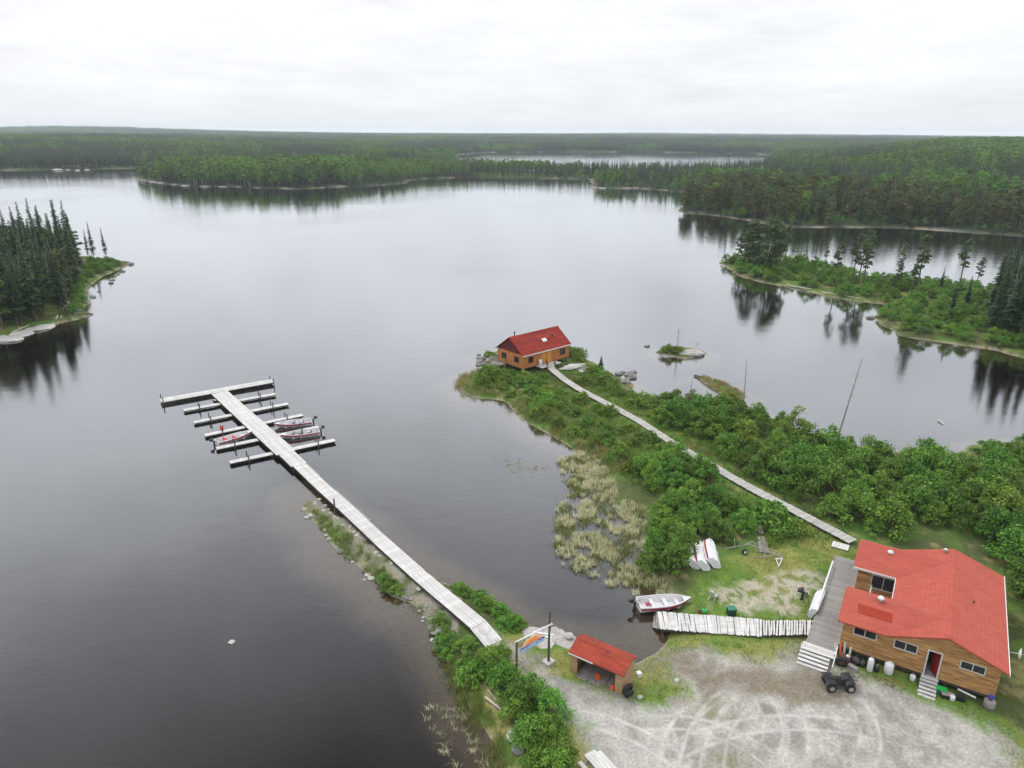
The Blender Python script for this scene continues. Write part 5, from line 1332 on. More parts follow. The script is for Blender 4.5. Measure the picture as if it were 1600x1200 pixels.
# old grey walk sections lying in the grass
for k, (c0, lab) in enumerate([([(1174, 828), (1192, 834), (1192, 822), (1176, 818)], 'upper broken piece of old grey boardwalk in the grass'), ([(1186, 862), (1202, 864), (1194, 838), (1183, 838)], 'lower broken piece of old grey boardwalk in the grass')]):
    plank_walk('old_walk_section', lab, c0, (1.1, 1.1, 1.1, 1.1), 6, 'plank2', .10)
# ------------------------------------------------------------------ boats
def boat(name, label, loc, rz, L=4.4, B=1.62, D=.62, group=None, motor=True, rot=None, seats=2, seatm='black', extras=True, stripe=True):
    t = thing(name, label, 'boat', loc, rz, group, rot)
    N = 14; outer, inner, sheer = [], [], []
    for i in range(N + 1):
        u = i / N; x = u * L
        hb = B / 2 * (1 - max(0, (u - .42) / .58) ** 2.3) * (0.93 + .07 * min(1, u / .3)); hb = max(hb, .018)
        zk = .42 * max(0, (u - .62) / .38) ** 2.2; zs = D + .17 * u ** 2
        hc = hb * (.78 - .25 * u); zc = zk + .11 + .10 * u
        outer.append([(x, -hb, zs), (x, -hb * .97, zk + (zs - zk) * .62), (x, -hc, zc), (x, 0, zk), (x, hc, zc), (x, hb * .97, zk + (zs - zk) * .62), (x, hb, zs)])
        q = max(hb - .045, .006); qc = max(hc - .04, .004); zf = max(zk + .13, .15)
        inner.append([(min(x, L - .06), -q, zs - .005), (min(x, L - .06), -qc, zf), (min(x, L - .06), 0, zf), (min(x, L - .06), qc, zf), (min(x, L - .06), q, zs - .005)])
        sheer.append((x, hb, zs))
    b = MB(); b.loft(outer); n = len(outer[0]); b.add(outer[0], [tuple(range(n))]); b.build('hull', 'alum', t, False)
    b = MB(); b.loft(inner); b.add([(.05, p[1], p[2]) for p in inner[0]], [(0, 1, 2, 3, 4)]); b.build('liner', 'inner', t)
    b = MB()
    for s in (-1, 1):
        for p, q in zip(sheer[:-1], sheer[1:]): b.beam((p[0], s * (p[1] - .02), p[2] + .012), (q[0], s * (q[1] - .02), q[2] + .012), .065, .04)
    b.beam((.0, -sheer[0][1], D + .012), (.0, sheer[0][1], D + .012), .065, .04); b.build('gunwale', 'white', t)
    if stripe:
        for s in (-1, 1):
            b = MB(); st = []
            for r in outer:
                a, c = Vector(r[6]), Vector(r[5]); k1, k2 = a.lerp(c, .28), a.lerp(c, 1.0); o_ = Vector((0, .012, 0)); st.append([(k1.x, s * (k1.y + .012), k1.z), (k2.x, s * (k2.y + .014), k2.z)])
            b.loft(st); b.build('hull_stripe', 'maroon', t)
    for x, w in ((1.15, .30), (2.25, .32), (3.2, .30)):
        u = x / L; hb = B / 2 * (1 - max(0, (u - .42) / .58) ** 2.3) - .05
        b = MB(); b.box((x, 0, .40), (w, 2 * hb, .06)); b.box((x, 0, .26), (w * .85, 2 * hb * .78, .24)); b.build('bench', 'inner', t)
    b = MB(); fd = [( L * .86, -.40, D + .10), (L * .86, .40, D + .10), (L * .985, .03, D + .16), (L * .985, -.03, D + .16)]; b.prism(fd, (0, 0, -.02)); b.build('bow_deck', 'alum', t)
    if extras:
        for k in range(seats):
            x = (2.25, 1.15, 3.2)[k]; s = MB(); s.box((x, (.0, .22, -.1)[k], .49), (.40, .40, .10)); s.box((x - .2, (.0, .22, -.1)[k], .66), (.07, .38, .32), ry=-.2); s.build('seat', seatm, t)
    if motor: outboard(t, (-.10, 0, D))
    return t
def outboard(parent, at, rot=None, top=None):
    """outboard engine hung on a transom; a part with its own pieces, or (parent None) a thing"""
    x, y, z = at
    b = MB(); b.loft([[(x - .30 * f + dx, y + dy * f, z + hz) for dx, dy in ((.02, -.13), (.02, .13), (-.18 - .12 * f, .13), (-.26 - .12 * f, 0), (-.18 - .12 * f, -.13))] for f, hz in ((.8, .10), (1.15, .18), (1.15, .36), (.8, .47))], True, True)
    eng = b.build('outboard_motor', 'black', parent)
    b = MB(); b.box((x - .20, y, z - .22), (.17, .12, .66)); b.box((x - .24, y, z - .58), (.36, .05, .04)); b.tube((x - .38, y, z - .66), (x - .02, y, z - .66), .05, .03); b.build('leg', 'black', eng)
    b = MB(); b.tube((x - .1, y, z + .14), (x + .42, y + .10, z + .22), .022); b.build('tiller', 'black', eng)
    b = MB(); b.box((x + .02, y, z - .04), (.12, .26, .24)); b.build('clamp', 'metal', eng)
    return eng
def heading(a, b): return math.atan2(b[1] - a[1], b[0] - a[0])
def boat_at(label, stern, bow, zw, **kw):
    a, c = P(*stern, zw + .4), P(*bow, zw + .4); h = heading(a, c); L = kw.pop('L', 4.5)
    m = ((a[0] + c[0]) / 2, (a[1] + c[1]) / 2)
    return boat('fishing_boat', label, (m[0] - math.cos(h) * L / 2, m[1] - math.sin(h) * L / 2, zw), h, L=L, **kw)
boat_at('moored open boat, farther of the two right of the dock', (483, 659), (432, 665.5), -.14, L=4.6, group='moored fishing boats')
boat_at('moored open boat, nearer of the two right of the dock, dark reflection beside it', (494, 674.5), (443, 683), -.14, L=4.6, group='moored fishing boats', seats=3)
b3 = boat_at('moored open boat with a red seat, alone on the left side of the dock', (341, 691), (393, 677), -.14, L=4.6, group='moored fishing boats', seats=2, seatm='red')
boat_at('open aluminium boat with maroon stripe pulled up beside the wide plank ramp', (1003, 945), (1073, 940), .05, L=4.3, seats=0)
x, y, z = P(1012, 945, .5)[0], P(1012, 945, .5)[1], .22
t = thing('red_cushion', 'crumpled red cushion in the stern of the beached boat', 'cushion', (x, y, z + .28), .5)
b = MB(); b.loft([[(dx * f, dy * f, h) for dx, dy in ((-.25, -.15), (.22, -.2), (.28, .1), (-.1, .2))] for f, h in ((.8, 0), (1.05, .06), (.7, .13))], True, True); b.build('pad', 'maroon', t)
b = MB(); b.tube((.2, -.15, .08), (.35, -.2, .1), .015); b.build('strap', 'black', t)
t = jerry_can('fuel_can', 'red fuel can standing on the third left finger dock', 'red', (*P(347, 672, ZFN), ZFN + .03), .4, 1.3)
# three boats turned over in the bushes
for k, (a, c, tilt, lab, sc) in enumerate([((1088, 884), (1087, 838), .5, 'overturned white boat half hidden in the bush, leftmost of three', .95), ((1104, 887), (1097, 840), .42, 'overturned white boat with maroon stripe, middle of three', 1.0),
                                       ((1121, 884), (1113, 841), .30, 'overturned white boat with maroon stripe, rightmost of three on the grass', 1.0)]):
    A, C_ = P(*a, 1.1), P(*c, 1.1); h = heading(A, C_); L = 4.3 * sc
    x, y = A; zz = height(x, y)
    o = boat('overturned_boat', lab, (x, y, zz + .66), 0, L=L, motor=False, extras=False, group='overturned boats')
    o.rotation_euler = (Matrix.Rotation(h, 3, 'Z') @ Matrix.Rotation(-math.radians(128) - tilt * .3, 3, 'X')).to_euler()
A, C_ = inframe(LODGE, -2.25, 3.3, 0), inframe(LODGE, -2.2, 7.3, 0); h = heading(A, C_); x, y = A[:2]; zz = height(x, y)
o = boat('overturned_boat', 'narrow white boat on its side against the lodge deck', (x, y, zz + .60), 0, L=3.9, B=1.1, D=.45, motor=False, extras=False, stripe=False)
o.rotation_euler = (Matrix.Rotation(h, 3, 'Z') @ Matrix.Rotation(math.radians(112), 3, 'X')).to_euler()
x, y, zz = inframe(LODGE, -2.85, 5.4, 0); zz = height(x, y)
t = thing('motor_stand', 'black outboard motor clamped to a stand beside the white boat', 'motor', (x, y, zz), .3)
b = MB(); b.tube((-.25, -.25, 0), (0, -.05, .8), .03); b.tube((.25, -.25, 0), (0, .05, .8), .03); b.tube((0, .35, 0), (0, 0, .8), .03); b.box((0, 0, .8), (.08, .4, .2)); b.build('stand', 'rust', t); outboard(t, (-.06, 0, .85))

# ------------------------------------------------------------------ quad bike
ax, ay = P(1292, 1072, 1.0), P(1330, 1075, 1.0); h = heading(ax, ay) + .06
mx = P(1309, 1073, 1.0)
q = thing('quad_bike', 'black quad bike with racks parked on the dirt before the lodge', 'quad bike', (mx[0], mx[1], height(*mx) + .01), h)
for x in (-.62, .62):
    for s in (-1, 1):
        w = MB(); R, wd = .31, .25
        w.lathe((0, -wd / 2, 0), [(R * .55, 0), (R * .88, 0), (R, wd * .2), (R, wd * .8), (R * .88, wd), (R * .55, wd)], 18, 'Y'); wo = w.build('wheel', 'rubber', q, True); wo.location = (x, s * .46, R)
        r = MB(); r.lathe((0, -wd / 2 - .006, 0), [(R * .54, 0), (R * .3, .03), (R * .3, wd), (R * .54, wd + .012)], 14, 'Y'); r.build('rim', 'metal', wo)
        for k in range(10):
            a_ = k * math.pi / 5; tr_ = MB(); tr_.box((math.cos(a_) * R, 0, math.sin(a_) * R), (.05, wd * .8, .05), 0, 0, -a_); tr_.build('tread_lug', 'rubber', wo)
        f = MB(); f.loft([[(x - .36, s * y_, z_), (x - .2, s * y_, z_ + .16), (x + .2, s * y_, z_ + .16), (x + .36, s * y_, z_)] for y_, z_ in ((.22, .62), (.58, .58))]); f.build('fender', 'black', q)
b = MB(); b.loft([[(x_, -w_, z0), (x_, w_, z0), (x_, w_ * .8, z1), (x_, -w_ * .8, z1)] for x_, w_, z0, z1 in ((-.85, .20, .40, .70), (-.3, .24, .28, .66), (.25, .22, .28, .82), (.62, .22, .34, .86), (.95, .16, .42, .66))], True, True); b.build('body', 'black', q)
b = MB(); b.loft([[(x_, -w_, z0), (x_, w_, z0), (x_, w_ * .75, z1), (x_, -w_ * .75, z1)] for x_, w_, z0, z1 in ((-.75, .17, .70, .80), (-.3, .17, .68, .82), (.15, .12, .74, .86))], True, True); b.build('seat', 'rubber', q)
for nm, x0, x1, z in (('rear_rack', -1.08, -.45, .84), ('front_rack', .52, 1.02, .92)):
    b = MB()
    for k in range(6): xx = x0 + (x1 - x0) * k / 5; b.beam((xx, -.42, z), (xx, .42, z), .03, .025)
    for y_ in (-.42, 0, .42): b.beam((x0, y_, z), (x1, y_, z), .03, .03)
    for y_ in (-.3, .3): b.tube(((x0 + x1) / 2, y_, z), ((x0 + x1) / 2, y_ * .6, .62), .015)
    b.build(nm, 'black', q)
b = MB(); b.tube((.35, 0, .75), (.22, 0, 1.05), .03); b.tube((.22, -.36, 1.08), (.22, .36, 1.08), .018); b.tube((.22, -.38, 1.08), (.18, -.5, 1.07), .024); b.tube((.22, .38, 1.08), (.18, .5, 1.07), .024); b.build('handlebar', 'black', q)
for s in (-1, 1):
    b = MB(); b.lathe((.93, s * .14, .62), [(.07, 0), (.075, .04), (.02, .06)], 10, 'X'); b.build('headlight', 'white', q)

# ------------------------------------------------------------------ sign between two posts
pa = G(807, 1052); pb = G(857, 1035)
za, zb = top_of(pa[0], pa[1], 808, 1002), top_of(pb[0], pb[1], 857, 955)
zbar_b = top_of(pb[0], pb[1], 857, 974.5)
sg = thing('hanging_sign', 'orange and blue painted sign hung from a bar between two dark posts', 'sign', pa, heading(pa, pb))
Ls = math.hypot(pb[0] - pa[0], pb[1] - pa[1]); g0 = pa[2]
b = MB(); b.tube((0, 0, -.4), (0, 0, za - g0), .09, .07, 10); b.build('post', 'post', sg)
b = MB(); b.tube((Ls, 0, pb[2] - g0 - .4), (Ls, 0, zb - g0), .10, .06, 10); o = b.build('post', 'post', sg); o['label'] = 'tall dark pole carrying the higher end of the bar'
z0, z1 = za - g0 - .05, zbar_b - g0
b = MB(); b.beam((-.12, 0, z0), (Ls + .12, -.1, z1), .07, .08); b.build('top_bar', 'white', sg)
b = MB(); b.lathe((Ls + .1, -.1, z1 - .06), [(.05, 0), (.10, .06), (.05, .13)], 10); b.build('bar_knob', 'white', sg)
slope = (z1 - z0) / Ls
def sp(u, v, d=0): return (u, -.05 + d, z0 - .12 + slope * u - v)
u0, u1 = .25, Ls - .38; wd = u1 - u0
b = MB(); b.prism([sp(u0, 1.0), sp(u1, 1.0), sp(u1, .62), sp(u0, .62)], (0, .03, 0)); bl = b.build('blue_panel', 'blue', sg)
M['skyblue'] = mat('pale_blue_paint', (.22, .42, .72), (.14, .30, .60), (6, 6, 6), .6); M['peach'] = mat('faded_peach_paint', (.80, .48, .30), (.66, .36, .22), (4, 4, 4), .7); M['signorange'] = mat('orange_paint', (.85, .27, .06), (.75, .22, .05), (4, 4, 4), .7)
bl.data.materials[0] = M['skyblue']
pts = [sp(u0 + wd * (.5 + .42 * math.cos(a_)), .62 - .55 * math.sin(a_) * 1.0, -.004) for a_ in [math.pi * k / 12 for k in range(13)]]
b = MB(); b.prism(pts, (0, .03, 0)); b.build('arched_panel', M['peach'], sg)
pts = [sp(u0 + wd * (.5 + .27 * math.cos(a_)), .60 - .36 * math.sin(a_), -.012) for a_ in [math.pi * k / 12 for k in range(13)]]
b = MB(); b.prism(pts, (0, .006, 0)); b.build('painted_sun', M['signorange'], sg)
rg = random.Random(3)
b = MB()
for k in range(13):
    u = u0 + .08 + k * (wd - .16) / 12
    if k in (3, 8): continue
    b.prism([sp(u, .94, -.008), sp(u + .07, .94, -.008), sp(u + .07, .74, -.008), sp(u, .74 + rg.uniform(0, .06), -.008)], (0, .004, 0))
b.build('lettering', 'white', sg)
b = MB(); b.prism([sp(u0, .70, -.006), sp(u0 + wd * .35, .70, -.006), sp(u0 + wd * .35, .61, -.006), sp(u0 + .05, .61, -.006)], (0, .004, 0)); b.prism([sp(u1 - wd * .3, .72, -.006), sp(u1, .72, -.006), sp(u1, .61, -.006), sp(u1 - wd * .25, .61, -.006)], (0, .004, 0)); b.build('painted_water', 'blue', sg)
for u in (u0 + .1, u1 - .1):
    b = MB(); b.tube(sp(u, 0), sp(u, .62), .012); b.build('hanger', 'metal', sg)
b = MB(); b.box((Ls, 0, pb[2] - g0 + .05), (.8, .7, .22), .3, taper=.9); b.build('footing', 'concrete', sg)
x, y, z = G(846, 1000); pl = thing('slatted_pallet', 'white slatted pallet lying on the pale rock behind the sign', 'pallet', (x, y, max(z, .2) + .05), -.25)
for k in range(5):
    b = MB(); b.box((0, -.62 + k * .31, .06), (1.5, .17, .04)); b.build('slat', 'white', pl)
b = MB(); b.box((-.6, 0, .0), (.08, 1.4, .08)); b.box((.6, 0, .0), (.08, 1.4, .08)); b.build('runner', 'plank2', pl)

# ------------------------------------------------------------------ picnic table
p0, p1 = P(922, 1176, 1.65), P(952, 1210, 1.65); h = heading(p0, p1); x, y = p0[0] + .9 * math.cos(h), p0[1] + .9 * math.sin(h)
pt = thing('picnic_table', 'weathered pale picnic table at the lower edge of the gravel', 'picnic table', (x, y, height(x, y)), h)
for k in range(4):
    b = MB(); b.box((0, -.30 + k * .20, .75), (1.9, .185, .045)); b.build('table_board', 'plank', pt)
for s in (-1, 1):
    for k in range(1 if s < 0 else 1):
        b = MB(); b.box((0, s * .72, .44), (1.9, .26, .045)); b.build('bench_board', 'plank', pt)
for s in (-1, 1):
    b = MB(); b.beam((s * .65, -.78, .40), (s * .65, .78, .40), .05, .10); b.build('bench_support', 'plank2', pt)
    for k in (-1, 1):
        b = MB(); b.beam((s * .70, k * .25, .72), (s * .70, k * .62, 0), .05, .10); b.build('leg', 'plank2', pt)

# ------------------------------------------------------------------ things round the lodge
def drum(name, label, cat, m, loc, r, h, topm=None, rz=0, rib=True, rot=None):
    t = thing(name, label, cat, loc, rz, rot=rot)
    pr = [(r * .9, 0), (r, .04 * h), (r, .32 * h), (r * 1.04, .34 * h), (r, .36 * h), (r, .64 * h), (r * 1.04, .66 * h), (r, .68 * h), (r, .95 * h), (r * .88, h)] if rib else [(r * .8, 0), (r, .1 * h), (r, .86 * h), (r * .7, .96 * h), (r * .3, h)]
    b = MB(); b.lathe((0, 0, 0), pr, 18); b.build('body', m, t, True)
    b = MB(); b.lathe((0, 0, h * .97), [(r * .3, 0), (r * .3, .07), (r * .18, .12)], 10); b.build('cap', topm or m, t); return t
def at_lodge(px, py): 
    x, y, z = G(px, py); return (x, y, z)
drum('propane_tank', 'tall white propane cylinder under the lodge wall', 'gas cylinder', 'white', at_lodge(1358, 1049), .19, 1.15, 'metal', rib=False)
drum('plastic_drum', 'rounded white plastic drum under the lodge wall', 'drum', 'white', at_lodge(1387, 1052), .30, .92, 'white', rib=False)
drum('white_bucket', 'white bucket left of the lodge door steps', 'bucket', 'white', at_lodge(1425, 1063), .17, .42, 'white')
drum('gas_bottle', 'small dark gas bottle beside the propane cylinder', 'gas cylinder', 'black', at_lodge(1369, 1049), .17, .5, 'metal', rib=False)
x, y, z = at_lodge(1314, 1041); tyre('machine_wheel', 'rusty wheel of an old machine by the wide deck steps', (x, y, z + .36), .40, .22, (.15, 0, LA + .1), hub='rust', cat='wheel')
t = thing('old_machine', 'rusty engine block standing behind the old wheel', 'machine', at_lodge(1320, 1034), LA); b = MB(); b.box((0, 0, .25), (.7, .45, .45), taper=.85); b.build('block', 'rust', t); b = MB(); b.tube((-.2, 0, .45), (-.2, 0, .75), .05); b.lathe((.15, 0, .46), [(.16, 0), (.16, .14), (.05, .2)], 10); b.build('cylinder_head', 'metal', t); b = MB(); b.tube((.3, .0, .3), (.75, -.15, .12), .03); b.build('shaft', 'rust', t)
for k, (px, py, sc) in enumerate([(1337, 1040, 1.0), (1347, 1043, .85)]):
    t = thing('rubbish_bag', ['larger black rubbish bag under the lodge', 'smaller black rubbish bag under the lodge'][k], 'bag', at_lodge(px, py - 4), k)
    b = MB(); r = random.Random(k); b.loft([[(math.cos(a_) * f * sc * r.uniform(.85, 1.1), math.sin(a_) * f * sc * r.uniform(.85, 1.1), hh * sc) for a_ in [j * math.pi / 5 for j in range(10)]] for f, hh in ((.30, 0), (.42, .12), (.40, .32), (.25, .50), (.06, .58), (.10, .66))], True, True); b.build('sack', 'black', t, True)
    b = MB(); b.lathe((0, 0, .56 * sc), [(.05, 0), (.05, .04)], 8); b.build('tie', 'rubber', t)
for k, (px, py, ln, mm) in enumerate([(1307, 1030, 1.1, 'white'), (1313, 1028, 1.0, 'orange'), (1318, 1027, 1.15, 'plank'), (1326, 1030, 1.0, 'plank')]):
    x, y, z = at_lodge(px, py); o = MB(); o.beam((0, 0, 0), (.10 * k - .1, .35, ln), .14, .04); tag(o.build('leaning_board', mm), ['white board', 'reddish board', 'pale wide board', 'grey board'][k] + ' leaning on the lodge corner by the wide steps', 'board', 'boards leaning at the lodge corner').location = (x, y, z)
small_box('metal_crate', 'grey metal crate lying before the leaning boards', 'crate', 'metal', 'metal', at_lodge(1332, 1046), (.6, .3, .28), LA - .4)
small_box('green_cooler', 'green cooler box right of the lodge door steps', 'cooler', 'teal', 'green', at_lodge(1469, 1083), (.6, .4, .42), LA)
small_box('dark_tote', 'dark storage tote with pale lid right of the door steps', 'box', 'black', 'metal', at_lodge(1478, 1090), (.6, .4, .35), LA + .2)
drum('white_jug', 'squat white jug right of the lodge door steps', 'jug', 'white', at_lodge(1487, 1094), .17, .40, 'white', rib=False)
small_box('black_battery_box', 'black box under the white pole by the lodge wall', 'box', 'black', 'black', at_lodge(1500, 1094), (.5, .35, .35), LA)
x, y, z = at_lodge(1494, 1086); x2, y2, z2 = at_lodge(1523, 1097); b = MB(); b.beam((0, 0, .5), (x2 - x, y2 - y, z2 - z + .35), .12, .06); tag(b.build('white_pole', 'white'), 'long white board propped along the lodge wall base', 'board').location = (x, y, z)
t = drum('barrel_planter', 'half barrel with a blue pot at the lodge corner', 'barrel', 'plank2', at_lodge(1544, 1106), .33, .62, 'rust')
b = MB(); b.lathe((.08, .08, .62), [(.10, 0), (.16, .22), (.17, .25)], 12); b.build('blue_pot', 'blue', t)
b = MB(); b.beam((0, 0, .04), (.55, -.25, .04), .1, .05); tag(b.build('loose_board', 'white'), 'short white board on the ground left of the door steps', 'board').location = at_lodge(1432, 1079)
b = MB(); b.beam((0, 0, .04), (.45, .5, .05), .09, .04); tag(b.build('loose_board', 'plank'), 'short pale board lying in the grass below the gangway', 'board').location = at_lodge(1252, 1015)
rk = np.random.default_rng(8); b = MB()
for k in range(26):
    x, y = rk.normal(0, .55), rk.normal(0, .22); b.box((x, y, .03), (.12, .10, .08), rk.random() * 3, rk.random(), rk.random())
o = b.build('dirt_heap', 'soil'); o.location = at_lodge(1398, 1067); o.rotation_euler.z = LA; o['kind'] = 'stuff'
t = thing('satellite_dish', 'white satellite dish on the far eave of the lodge', 'satellite dish', inframe(LODGE, LW + WM + .28, 3.2, ZE - .35), LA); b = MB(); b.lathe((.35, 0, 0), [(.02, .0), (.22, .03), (.40, .11), (.41, .12), (.22, .045), (.02, .02)], 16, 'X'); b.build('dish', 'white', t); b = MB(); b.tube((-.25, 0, -.1), (.36, 0, 0), .025); b.tube((.36, 0, 0), (.75, 0, .1), .012); b.build('arm', 'metal', t)
# near the wide ramp
drum('green_bucket', 'bright green bucket behind the wide plank ramp', 'bucket', 'green', G(1100, 958), .17, .35, 'green')
small_box('red_tackle_box', 'small red and black tackle box beside the green bucket', 'box', 'red', 'black', G(1093, 957), (.3, .2, .2), .2)
small_box('waste_box', 'dark green storage box with pale lid behind the plank ramp', 'box', 'dkgreen', 'teal', G(1142, 960), (.62, .5, .62), .1)
x, y, z = G(1115, 935); t = thing('lawn_chair', 'weathered wooden chair tipped over on the sandy grass', 'chair', (x, y, z), .8)
for nm, c, s, ry in (('seat', (0, 0, .30), (.5, .48, .05), .1), ('backrest', (-.32, 0, .58), (.06, .48, .62), -.35)):
    b = MB(); b.box(c, s, 0, 0, ry); b.build(nm, 'plank', t)
for s in (-.22, .22):
    b = MB(); b.beam((.24, s, .5), (.30, s, 0), .05, .05); b.build('leg', 'plank', t); b = MB(); b.beam((-.15, s, .35), (-.45, s, 0), .05, .05); b.build('leg', 'plank', t); b = MB(); b.beam((-.35, s, .5), (.28, s, .5), .07, .04); b.build('armrest', 'plank', t)
# boat trailer in the grass
def gz(px, py, dz): x, y, z = G(px, py); return Vector((x, y, z + dz))
o0 = gz(1195, 868, 0); t = thing('boat_trailer', 'galvanised boat trailer frame left in the grass', 'trailer', tuple(o0))
v = lambda px, py, dz: tuple(gz(px, py, dz) - o0)
b = MB(); b.tube(v(1131, 862, .3), v(1170, 858, .5), .045); b.tube(v(1170, 858, .5), v(1224, 879, .45), .05); b.tube(v(1160, 860, .5), v(1176, 853, .5), .045); b.tube(v(1172, 854, .5), v(1222, 876, .6), .04); b.build('frame', 'trailer', t)
b = MB(); b.tube(v(1172, 875, .25), v(1222, 874, .4), .04); b.tube(v(1194, 867, .45), v(1194, 874, .3), .035); b.build('cross_bar', 'trailer', t)
b = MB(); b.tube(v(1147, 861, .3), v(1146, 856, 1.0), .03); b.build('winch_post', 'trailer', t)
b = MB(); b.tube(v(1212, 880, .4), v(1217, 887, .02), .04); b.tube(v(1221, 880, .4), v(1216, 887, .02), .04); b.tube(v(1210, 880, .42), v(1222, 879, .42), .05); b.build('jack_stand', 'white', t)
w = MB(); w.lathe((0, -.1, 0), [(.14, 0), (.25, 0), (.27, .05), (.27, .15), (.25, .2), (.14, .2)], 16, 'Y'); wo = w.build('wheel', 'rubber', t, True); wo.location = v(1163, 866, .26); wo.rotation_euler = (0, 0, .3)
w = MB(); w.lathe((0, -.105, 0), [(.14, 0), (.06, .02), (.06, .19), (.14, .21)], 12, 'Y'); w.build('rim', 'white', wo)
# by the cabin
drum('water_tank', 'white upright tank beside the cabin doors', 'tank', 'white', inframe(CABIN, cdoors[0][0] - .75, -.2, ZF2 - .02), .27, 1.05, 'metal', rib=False)
x, y, z = G(893, 577); rgl = random.Random(4)
for k in range(9):
    b = MB(); b.beam((-1.2 + rgl.uniform(-.2, .2), 0, 0), (1.2 + rgl.uniform(-.3, .3), rgl.uniform(-.3, .3), rgl.uniform(0, .12)), .2, .06)
    tag(b.build('loose_plank', 'plank'), 'pale loose plank in the lumber heap beside the cabin ramp', 'plank', 'lumber heap by the cabin').location = (x - .8 + k * .22 + rgl.uniform(-.1, .1), y - 1.0 + k * .22, z + .35 + .03 * k)

# ------------------------------------------------------------------ rocks
def rock_mesh(seed, m, flat=.6):
    import bmesh
    r = np.random.default_rng(seed); bm = bmesh.new(); bmesh.ops.create_icosphere(bm, subdivisions=2, radius=1.0)
    pl = unit(r.normal(size=(7, 3))); dist = r.uniform(.62, .95, 7)
    for v_ in bm.verts:
        p = np.array(v_.co)
        for n_, d_ in zip(pl, dist):
            e = p @ n_ - d_
            if e > 0: p = p - n_ * e
        p = p * (1 + .06 * r.normal()); v_.co = Vector(p * np.array([1, 1, flat]))
    me = bpy.data.meshes.new('rock'); bm.to_mesh(me); bm.free(); me.materials.append(M[m]); return me
ROCK = [rock_mesh(i, 'rock') for i in range(5)]; PALE = [rock_mesh(10 + i, 'palerock', .45) for i in range(4)]
def rock(label, px, py, s, group=None, pale=False, zz=None, sc=(1, 1, 1), name='rock', rz=None):
    x, y, z = G(px, py); me = rnd.choice(PALE if pale else ROCK)
    o = link(name, me, None, (x, y, z + s * .10 if zz is None else zz), (0, 0, rnd.random() * 6.28 if rz is None else rz)); o.scale = (s * sc[0], s * sc[1], s * sc[2])
    return tag(o, label, 'rock', group)
rs = random.Random(21)
for i in range(46):
    f = rs.random(); line = [(476, 792), (523, 850), (594, 905), (645, 940), (676, 972), (690, 1010)]
    k = f * (len(line) - 1); j = min(int(k), len(line) - 2); px = line[j][0] + (line[j + 1][0] - line[j][0]) * (k - j); py = line[j][1] + (line[j + 1][1] - line[j][1]) * (k - j)
    rock('grey stone at the waterline of the causeway left of the dock', px + rs.gauss(0, 5) - 2, py + rs.gauss(0, 4) + 2, rs.uniform(.12, .34), 'causeway stones', rs.random() < .6)
for i in range(40):
    f = rs.random(); rock('grey stone in the gravel between causeway grass and dock edge', 490 + f * 175 + rs.gauss(0, 3), 782 + f * 138 + rs.gauss(0, 3), rs.uniform(.10, .24), 'stones beside the dock', True)
for px, py, s, lab in [(686, 987, .55, 'largest pale boulder on the bank left of the dock'), (806, 1150, .62, 'big rounded pinkish boulder among the bushes of the near bank'), (812, 1172, .5, 'second boulder below the big rounded one on the near bank'), (739, 1065, .42, 'pale boulder under the bushes by the reeds'),
                       (362, 1004, .26, 'lone tan rock breaking the surface of the dark water'), (1056, 612, .6, 'dark rock in the lagoon just off the thicket'), (1011, 541, .55, 'flat dark rock left of the small islet'), (1105, 371, .8, 'small dark rock far out beside the right shore'), (1360, 497, .9, 'dark rock at the notch of the right point'), (790, 1107, .4, 'grey stone on the near bank between bushes'),
                       (1058, 1063, .2, 'small pale stone on the grass right of the shed'), (1000, 1090, .22, 'flat pale stone in the grass before the tyres')]:
    rock(lab, px, py, s, None, 'pale' in lab or 'tan' in lab or 'pink' in lab)
rock('big pale whaleback rock on the small islet', 1083, 551, 2.7, None, True, .35, (1, .55, .55), rz=.2)
rock('dark low rock under the islet shrubs', 1045, 556, 1.6, None, False, .0, (1.2, .6, .35), rz=.2)
for px, py, s, lab in [(832, 990, 1.0, 'pale bedrock slab left behind the sign'), (868, 1000, 1.25, 'broad pale bedrock slab behind the tall sign pole'), (882, 1006, 1.1, 'pale bedrock slab by the left end of the shed'), (845, 1008, .9, 'flat pale slab below the slatted pallet'), (914, 577, 2.0, 'large flat grey rock beside the cabin lumber')]:
    x, y, z = G(px, py); rock(lab, px, py, s, None, True, max(z, .1) - .02 * s, (1.1, .8, .28))
for i in range(34): rock('pale stone on the rocky patch between sign and shed', rs.uniform(820, 892), rs.uniform(984, 1004), rs.uniform(.12, .42), 'pale stones behind the sign', True)
rock('white boulder at the back corner of the shed', 889, 1001, .35, None, True, .75)
for i in range(26):
    rock('dark angular rock on the shore right of the cabin', 940 + rs.random() * 52, 578 + rs.random() * 8 + (i % 13) * 1.6, rs.uniform(.3, .8), 'rocks right of the cabin')
for i in range(14): rock('dark rock on the shore behind the cabin', rs.uniform(742, 772), rs.uniform(554, 572), rs.uniform(.3, .75), 'rocks behind the cabin')
for i, (px, py) in enumerate([(5, 525), (25, 520), (48, 516), (66, 513), (12, 531), (36, 524)]): rock('pale flat shore rock at the left picture edge', px, py, rs.uniform(1.4, 2.6), 'pale rocks on the left shore', True, .1, (1.2, .8, .4))
for i in range(16): f = rs.random(); rock('dark boulder along the tip of the left point', 122 + f * 85 + rs.gauss(0, 2), 486 - f * 74 + rs.gauss(0, 2), rs.uniform(.3, .7), 'boulders on the left point')
